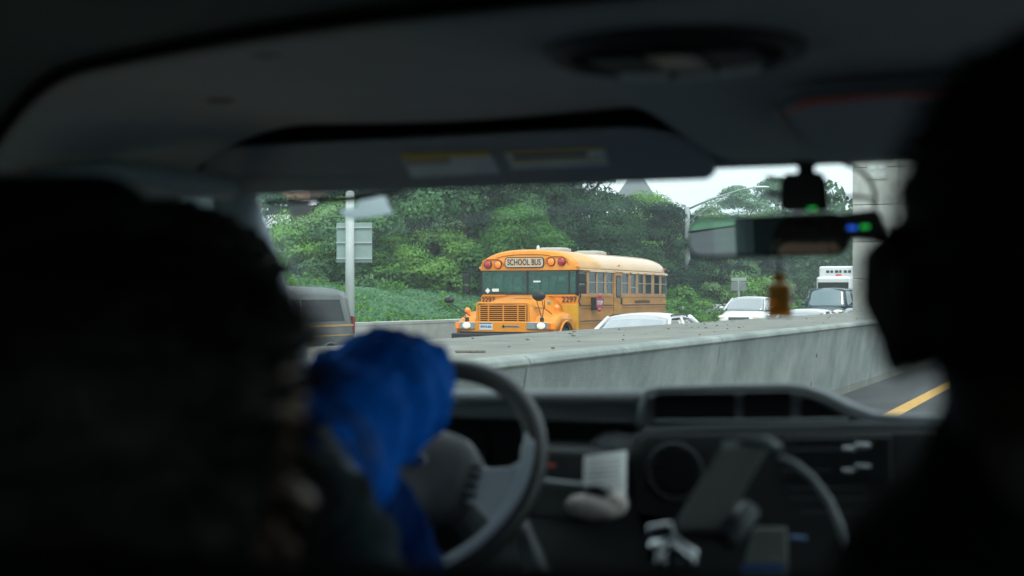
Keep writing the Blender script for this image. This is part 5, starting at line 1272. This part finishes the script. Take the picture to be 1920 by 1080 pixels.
# box with blue band
cb = thing('tissue_box', at(1432, 1080, 1.85), 'grey printed box with a blue band low right of the tablet arm', 'box')
m_ = MB(); q = [(1412, 988), (1475, 988), (1478, 1100), (1385, 1100)]
m_.loft([[at(a, b, d) for a, b in q] for d in (1.84, 1.94)]); m_.build('carton', 'tablet_back', cb, world=True, bevel=.003)
m_ = MB(); m_.loft([[at(a, b, d) for a, b in ((1391, 1054), (1470, 1054), (1470, 1070), (1388, 1070))] for d in (1.834, 1.838)]); m_.build('blue_band', 'label_blue', cb, world=True)
for yy_ in (1005, 1017, 1030):
    m_ = MB(); m_.loft([[at(a, b, d) for a, b in ((1408, yy_), (1470, yy_), (1470, yy_ + 3), (1407, yy_ + 3))] for d in (1.834, 1.838)]); m_.build('print_line', 'ink', cb, world=True)
m_ = MB(); m_.box(at(1496, 1008, 1.9), (.02, .01, .004)); tag(m_.build('blue_indicator', 'label_blue'), 'tiny blue tab low on the dash beside the printed box', 'tab')

# ================================================================== PEOPLE
HEADP = [(0, .16, -.02, .10), (.04, .34, -.06, .17), (.09, .42, -.12, .22), (.14, .425, -.20, .25), (.18, .405, -.26, .27), (.22, .435, -.31, .28), (.26, .425, -.34, .29), (.31, .425, -.38, .30), (.37, .42, -.42, .31), (.44, .42, -.45, .315), (.50, .405, -.47, .325), (.55, .43, -.48, .33), (.62, .44, -.485, .335), (.70, .43, -.475, .335), (.78, .40, -.45, .32), (.86, .33, -.38, .28), (.93, .22, -.27, .20), (.98, .10, -.13, .10), (1.0, .02, -.03, .02)]
def lerp_tab(t, k):
    for a, b in zip(HEADP, HEADP[1:]):
        if t <= b[0]: f = (t - a[0]) / (b[0] - a[0]); return a[k] + (b[k] - a[k]) * f
    return HEADP[-1][k]
def head_mesh(c, H, yaw, pitch=0, grow=0.0, zmin=0.0, zmax=1.0, mask=None, lump=0.0, lumps=18):
    """c = centre of the head; yaw rotates the face from +X; grow adds a shell"""
    m_ = MB(); nz_, nt2 = 44, 48; rings = []
    rot = Euler((0, -pitch, yaw)).to_matrix()
    for i in range(nz_ + 1):
        t = zmin + (zmax - zmin) * i / nz_; f, b, w_ = lerp_tab(t, 1), lerp_tab(t, 2), lerp_tab(t, 3); q = []
        for j in range(nt2):
            a = 2 * math.pi * j / nt2; ca, sa_ = math.cos(a), math.sin(a)
            x = f * ca if ca > 0 else -b * ca
            mid_ = 0.0; y = w_ * math.copysign(abs(sa_) ** .85, sa_)
            an = a if a < math.pi else a - 2 * math.pi
            # nose, eye sockets, lips
            nose = .115 * math.exp(-((t - .36) / .05) ** 2) + .05 * math.exp(-((t - .44) / .06) ** 2) if t > .36 else .115 * math.exp(-((t - .36) / .035) ** 2)
            x += nose * math.exp(-(an / .17) ** 2)
            x += .02 * math.exp(-((t - .225) / .022) ** 2) * math.exp(-(an / .3) ** 2) + .02 * math.exp(-((t - .255) / .018) ** 2) * math.exp(-(an / .28) ** 2)
            for s in (-1, 1): x -= .045 * math.exp(-((t - .50) / .04) ** 2) * math.exp(-((an - s * .42) / .17) ** 2)
            zz = t - .5
            v = Vector((x, y, zz))
            if grow:
                nn = Vector((x, y, zz * .9)).normalized(); v += nn * grow
                if lump: v += nn * lump * mnoise.fractal(v * lumps, 1, 2, 3)
            if mask: v = mask(v, t, an)
            q.append(Vector(c) + rot @ (v * H))
        rings.append(q)
    m_.loft(rings); return m_, rot
def strands(c, rot, H, n, length, rad, seed, backonly=True, curl=.3, zlo=-.3, faceang=1.0):
    r_ = random.Random(seed); m_ = MB()
    for _ in range(n):
        while True:
            a = r_.uniform(-math.pi, math.pi); t = r_.uniform(.5 + zlo, 1.0)
            if abs(a) > faceang or t > .78: break
        f, b, w_ = lerp_tab(t, 1), lerp_tab(t, 2), lerp_tab(t, 3)
        x = f * math.cos(a) if math.cos(a) > 0 else -b * math.cos(a); y = w_ * math.sin(a)
        P = Vector((x, y, t - .5)); nn = (P * Vector((1, 1, .8)) if True else P).normalized()
        d = (nn + Vector((r_.uniform(-1, 1), r_.uniform(-1, 1), r_.uniform(-1.6, .4))) * curl).normalized()
        p1 = P + nn * .035; p2 = p1 + d * length * .5; p3 = p2 + (d + Vector((r_.uniform(-.8, .8), r_.uniform(-.8, .8), -.8))).normalized() * length * .5
        s = Vector((r_.uniform(-1, 1), r_.uniform(-1, 1), r_.uniform(-1, 1))).normalized() * rad
        Q = [P - s, P + s, p2 - s * .8, p2 + s * .8, p3]
        m_.add([Vector(c) + rot @ (v * H) for v in Q], [(0, 1, 3, 2), (2, 3, 4)])
    return m_
def hand_chain(verts, edges, radii, wrist, dirv, palmn, size=1.0, curl=1.0):
    """adds palm and five bent fingers to a skin skeleton; returns nothing"""
    d = dirv.normalized(); n = palmn.normalized(); s = d.cross(n).normalized()
    wi = wrist; W = verts[wi]
    pc = len(verts); verts.append(W + d * .055 * size); edges.append((wi, pc)); radii.append((.030 * size, .018 * size))
    lens = (.070, .082, .076, .060)
    for k in range(4):
        off = (k - 1.5) * .021 * size
        base = len(verts); verts.append(W + d * .092 * size + s * off); radii.append((.010 * size, .010 * size)); edges.append((pc, base))
        prev = base; cur = verts[base]; dd = d
        for q in range(3):
            dd = (Matrix.Rotation(R(38 * curl), 3, s) @ dd).normalized(); cur = cur + dd * lens[k] * size / 2.6
            verts.append(cur); radii.append(((.0092 - .0008 * q) * size,) * 2); edges.append((prev, len(verts) - 1)); prev = len(verts) - 1
    b = W + d * .03 * size - s * .028 * size; verts.append(b); radii.append((.013 * size,) * 2); edges.append((wi, len(verts) - 1)); prev = len(verts) - 1; dd = (d - s * .9).normalized()
    for q in range(2):
        b = b + dd * .032 * size; dd = (dd + n * .5 * curl).normalized(); verts.append(b); radii.append((.0105 * size,) * 2); edges.append((prev, len(verts) - 1)); prev = len(verts) - 1
def skin_body(name, verts, edges, radii, m, parent, root=0, label=None):
    me = bpy.data.meshes.new(name)
    inv = Matrix.Translation(parent.location).inverted()
    me.from_pydata([inv @ v for v in verts], edges, []); me.materials.append(M[m])
    o = bpy.data.objects.new(name, me); col.objects.link(o); o.parent = parent
    sk = o.modifiers.new('skin', 'SKIN'); 
    if not me.skin_vertices: 
        bpy.context.view_layer.objects.active = o
    sv = me.skin_vertices[0].data if me.skin_vertices else None
    if sv:
        for i, r_ in enumerate(radii): sv[i].radius = r_
        sv[root].use_root = True
    q = o.modifiers.new('sub', 'SUBSURF'); q.levels = 1; q.render_levels = 1
    sk.use_smooth_shade = True
    return o
def person(loc_head, H, yaw, pitch, label, skinm, hairm, clothm, arms, ears=(-1, 1), torso_w=.20, seat_z=.98, face=True, lean=Vector((0, .0, 0)), group=None, torso_top=None):
    root = thing('person', (loc_head.x - lean.x, loc_head.y - lean.y - .02, .6), label, 'person', group)
    hd_, rot = head_mesh(loc_head, H, yaw, pitch)
    hobj = hd_.build('head', skinm, root, world=True, smooth=True)
    neck0 = loc_head + rot @ Vector((-.10, 0, -.32)) * H; chest = loc_head + Vector((-.0, -.02, -.36)) - lean * .3; chest.z = loc_head.z - .34
    pelvis = Vector((loc_head.x - lean.x, loc_head.y - lean.y - .02, seat_z + .10)); fwd = Vector((0, 1, 0))
    verts = [pelvis, pelvis * .5 + chest * .5, chest, chest + Vector((0, 0, .10)), neck0 + Vector((0, 0, -.02))]
    edges = [(0, 1), (1, 2), (2, 3), (3, 4)]
    radii = [(.17, .13), (.155, .12), (.17, .125), (.12, .09), (.055, .055)]
    side = Vector((1, 0, 0))
    for s in (-1, 1):
        hip = len(verts); verts.append(pelvis + side * s * .10 + fwd * .06); radii.append((.09, .09)); edges.append((0, hip))
        knee = len(verts); verts.append(pelvis + side * s * .13 + fwd * .48 + Vector((0, 0, .02))); radii.append((.065, .065)); edges.append((hip, knee))
        ank = len(verts); verts.append(pelvis + side * s * .13 + fwd * .56 + Vector((0, 0, -.40))); verts[-1].z = .68; radii.append((.042, .042)); edges.append((knee, ank))
        toe = len(verts); verts.append(verts[ank] + fwd * .17 + Vector((0, 0, -.03))); radii.append((.035, .03)); edges.append((ank, toe))
    hands = []
    for s, chain in arms:
        prev = 3
        for k, (P, r_) in enumerate(chain):
            verts.append(P); radii.append((r_, r_)); edges.append((prev, len(verts) - 1)); prev = len(verts) - 1
        hands.append((s, prev))
    skin_body('body', verts, edges, radii, clothm, root)
    for s, wi in hands:                # each hand its own skinned mesh continuing the wrist
        W = verts[wi]; e0 = verts[wi - 1]; d = (W - e0).normalized()
        v2_, e2, r2 = [e0 * .25 + W * .75, W], [(0, 1)], [(.026, .024), (.025, .020)]
        hand_chain(v2_, e2, r2, 1, d, Vector((0, .2, -1)) if abs(d.z) < .8 else Vector((0, 1, 0)), .95, 1.1)
        skin_body('hand', v2_, e2, r2, skinm, root)
    m_ = MB(); m_.tube([neck0 + Vector((0, 0, -.09)), neck0 + Vector((0, 0, .0)), loc_head + rot @ Vector((-.12, 0, -.15)) * H], [.062, .056, .055], 16); m_.build('neck', skinm, root, world=True, smooth=True)
    for s in ears:
        e_ = loc_head + rot @ Vector((-.04, s * .375, -.04)) * H
        m_ = MB(); m_.ball(e_, (.016, .011, .033), 14, 8, (0, -.15, yaw + s * .5)); m_.build('ear', skinm, root, world=True, smooth=True)
    for s in (-1, 1):
        p_ = loc_head + rot @ Vector((.305, s * .15, .0)) * H
        m_ = MB(); m_.ball(p_, .0115, 12, 8); m_.build('eye', 'eye_white', root, world=True, smooth=True)
    return root, rot

# driver: mostly hidden, blue jacket arm on the wheel
dh = at(335, 640, 1.36)
wl = wpt(R(150), RW, .02)
arm_r = [(at(560, 930, 1.33), .048), (at(600, 850, 1.38), .044), (at(655, 785, 1.48), .042), (at(735, 742, 1.60), .038), (at(700, 712, 1.79), .032), (wl + Vector((.03, -.02, .0)), .028)]
arm_l = [(at(160, 930, 1.34), .055), (at(120, 1060, 1.45), .055), (at(330, 1010, 1.75), .040), (at(560, 985, 1.98), .028)]
drv, rot = person(dh, .235, R(80), 0, 'driver in a bright blue jacket turning the steering wheel', 'skin', 'hair_brown', 'cloth_teal', [(1, arm_r), (-1, arm_l)], seat_z=1.0)
def mask_hair(v, t, an):
    if abs(an) < 1.1 and t < .74: v.x *= .80; v.y *= .92
    return v
m_, _r = head_mesh(dh, .235, R(80), 0, grow=.06, zmin=.34, mask=mask_hair, lump=.05); m_.build('hair', 'hair_brown', drv, world=True, smooth=True)
# blue sleeve with folds
def sleeve(path, radii, m, name, parent, seed=0, folds=.010, n=64, ns=110, freq=22, sq=1.0):
    path = [Vector(p_) for p_ in path]; m_ = MB(); rings = []; up = Vector((0, 0, 1))
    def cr_(t):
        L_ = (len(path) - 1) * t; i = min(int(L_), len(path) - 2); f = L_ - i
        P0, P1, P2, P3 = path[max(i - 1, 0)], path[i], path[i + 1], path[min(i + 2, len(path) - 1)]
        P = .5 * ((2 * P1) + (P2 - P0) * f + (2 * P0 - 5 * P1 + 4 * P2 - P3) * f * f + (3 * P1 - P0 - 3 * P2 + P3) * f ** 3)
        return P, radii[i] + (radii[i + 1] - radii[i]) * (f * f * (3 - 2 * f))
    prev = None
    for i in range(ns + 1):
        t = i / ns; P, r_ = cr_(t); Q, _ = cr_(min(1, t + .01)); Q0, _ = cr_(max(0, t - .01)); T = (Q - Q0).normalized()
        a = T.cross(up if prev is None else prev).normalized(); b = a.cross(T).normalized(); prev = b
        ring = []
        for j in range(n):
            q = 2 * math.pi * j / n
            d = a * math.cos(q) + b * math.sin(q); s_ = t * 60 * .012 * freq
            w_ = math.sin(s_ * 3.2 + 2.0 * math.sin(q + seed) + 1.5 * mnoise.noise(Vector((math.cos(q), math.sin(q), t * 3 + seed))))
            w_ *= .75; w2 = mnoise.noise(Vector((math.cos(q) * 1.4, math.sin(q) * 1.4, t * 7 + seed * 3)))
            w3 = math.sin(q * 2 + t * 54 + 2.2 * mnoise.noise(Vector((math.cos(q), math.sin(q), t * 4 + seed * 5)))); w4 = mnoise.noise(Vector((math.cos(q) * 4, math.sin(q) * 4, t * 26 + seed)))
            ring.append(P + d * (r_ + folds * (abs(w_) ** .7 * math.copysign(.30, w_) + .40 * w2 + .20 * w3 + .25 * w4)))
        rings.append(ring)
    m_.loft(rings); return m_.build(name, m, parent, world=True, smooth=True)
sleeve([at(535, 945, 1.30), at(600, 858, 1.36), at(660, 785, 1.48), at(738, 738, 1.60), at(748, 722, 1.68), at(700, 705, 1.80), at(640, 715, 1.92)], [.078, .072, .066, .065, .060, .052, .044], 'cloth_blue', 'jacket_sleeve', drv, seed=3, folds=.017, freq=15)
sleeve([at(520, 960, 1.36), at(620, 945, 1.44), at(672, 985, 1.52), at(712, 1045, 1.56), at(740, 1120, 1.58)], [.055, .065, .064, .062, .065], 'cloth_navy', 'jacket_front', drv, seed=7, folds=.012)
m_ = MB(); m_.tube([at(600, 800, 1.27), at(630, 862, 1.27), at(672, 905, 1.27), at(700, 960, 1.27), at(716, 1040, 1.27)], [.007, .009, .009, .006, .006], 8); m_.build('collar_edge', 'collar', drv, world=True, smooth=True)
sleeve([at(400, 1120, 1.22), at(480, 970, 1.24), at(560, 950, 1.25), at(630, 1000, 1.26), at(650, 1120, 1.26)], [.06, .055, .052, .05, .06], 'cloth_teal', 'vest', drv, seed=2, folds=.008)
# near left passenger: large dark head from behind, cheek and glasses at its right edge
ph = at(228, 872, .76)
la = [(at(-60, 1300, .86), .06), (at(-90, 1650, .95), .05), (at(60, 1800, 1.2), .036), (at(180, 1780, 1.35), .026)]
ra_ = [(at(560, 1300, .90), .06), (at(600, 1650, 1.0), .05), (at(450, 1800, 1.2), .036), (at(380, 1780, 1.35), .026)]
YP = R(66)
pas, rot = person(ph, .235, YP, R(0), 'passenger with dark hair and glasses seen from behind at the left edge', 'skin', 'hair_black', 'cloth_black', [(-1, la), (1, ra_)], ears=(), seat_z=.95)
def mask2(v, t, an):
    if abs(an) < 1.2 and t < .72: v.x *= .82; v.y *= .88
    return v
m_, _r = head_mesh(ph, .235, YP, 0, grow=.06, zmin=.10, mask=mask2, lump=.03, lumps=5); m_.build('hair', 'hair_dark', pas, world=True, smooth=True)
strands(ph, rot, .235, 3200, .12, .006, 5, curl=.5, zlo=-.42, faceang=.82).build('hair_strands', 'hair_dark', pas, world=True)
gl0 = ph + rot @ Vector((.47, -.28, .03)) * .245
m_ = MB(); m_.tube([ph + rot @ Vector((.0, -.35, .02)) * .245, ph + rot @ Vector((.40, -.33, .03)) * .245], .0022, 6)
cN = [ph + rot @ (Vector((.455 + .0 * k, -.17 + .13 * math.cos(a), .0 + .10 * math.sin(a)))) * .245 for k, a in enumerate([2 * math.pi * q / 16 for q in range(17)])]
m_.tube(cN, .0022, 6); m_.tube([p_ + rot @ Vector((0, .34, 0)) * .245 for p_ in cN], .0022, 6); m_.build('glasses', 'device_black', pas, world=True, smooth=True)
# right passenger: seen from behind, ear standing out against the bright windshield
rh = at(2053, 550, .68)
YR = R(94)
la = [(at(1500, 1500, .70), .062), (at(1450, 2300, .75), .052), (at(1650, 2500, 1.0), .036), (at(1700, 2450, 1.15), .026)]
ra_ = [(at(2600, 1500, .70), .062), (at(2650, 2300, .75), .052), (at(2450, 2500, 1.0), .036), (at(2400, 2450, 1.15), .026)]
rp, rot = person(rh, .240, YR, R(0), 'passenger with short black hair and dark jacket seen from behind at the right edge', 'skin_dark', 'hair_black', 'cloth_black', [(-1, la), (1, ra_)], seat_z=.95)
def mask3(v, t, an):
    if abs(an) < 1.0 and t < .74: v.x *= .80; v.y *= .93
    return v
m_, _r = head_mesh(rh, .240, YR, R(0), grow=.035, zmin=.36, mask=mask3, lump=.03); m_.build('hair', 'hair_black', rp, world=True, smooth=True)
strands(rh, rot, .240, 1800, .07, .004, 9, curl=.5, zlo=-.14, faceang=1.1).build('hair_strands', 'hair_black', rp, world=True)
ec = rh + rot @ Vector((-.05, .352, .0)) * .240
m_ = MB(); m_.ball(ec, (.020, .020, .036), 14, 8, (.12, 0, 0)); m_.tube([ec + Vector((-.004, -.012, .034)), ec + Vector((-.018, -.010, .018)), ec + Vector((-.019, -.008, -.004)), ec + Vector((-.008, -.006, -.028)), ec + Vector((.004, 0, -.036))], [.005, .006, .006, .006, .004], 8); m_.build('ear_rim', 'skin_dark', rp, world=True, smooth=True)
m_ = MB(); nc = at(2053, 550, .685)
rings = []
for py_, rad_ in ((750, .070), (800, .076), (850, .081), (900, .088), (950, .103), (1000, .116), (1060, .124), (1150, .132), (1300, .15)):
    c0 = at(2053, py_, .685); rings.append([c0 + Vector((rad_ * math.cos(a), rad_ * .85 * math.sin(a), .002 * math.sin(5 * a))) for a in [2 * math.pi * k / 32 for k in range(32)]])
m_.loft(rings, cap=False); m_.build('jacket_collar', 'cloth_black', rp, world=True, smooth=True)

# thin summer haze round everything up to the sky
m = bpy.data.materials.new('haze_air'); m.use_nodes = True; n = m.node_tree; n.nodes.clear()
o_ = n.nodes.new('ShaderNodeOutputMaterial'); pv = n.nodes.new('ShaderNodeVolumePrincipled')
pv.inputs['Color'].default_value = (.86, .95, .97, 1); pv.inputs['Density'].default_value = .0013; pv.inputs['Anisotropy'].default_value = .2
n.links.new(pv.outputs[0], o_.inputs['Volume']); M['haze_air'] = m
mb = MB(); mb.bb(-260, 120, -60, 300, -1.6, 24); hz = mb.build('haze', 'haze_air', kind='stuff')
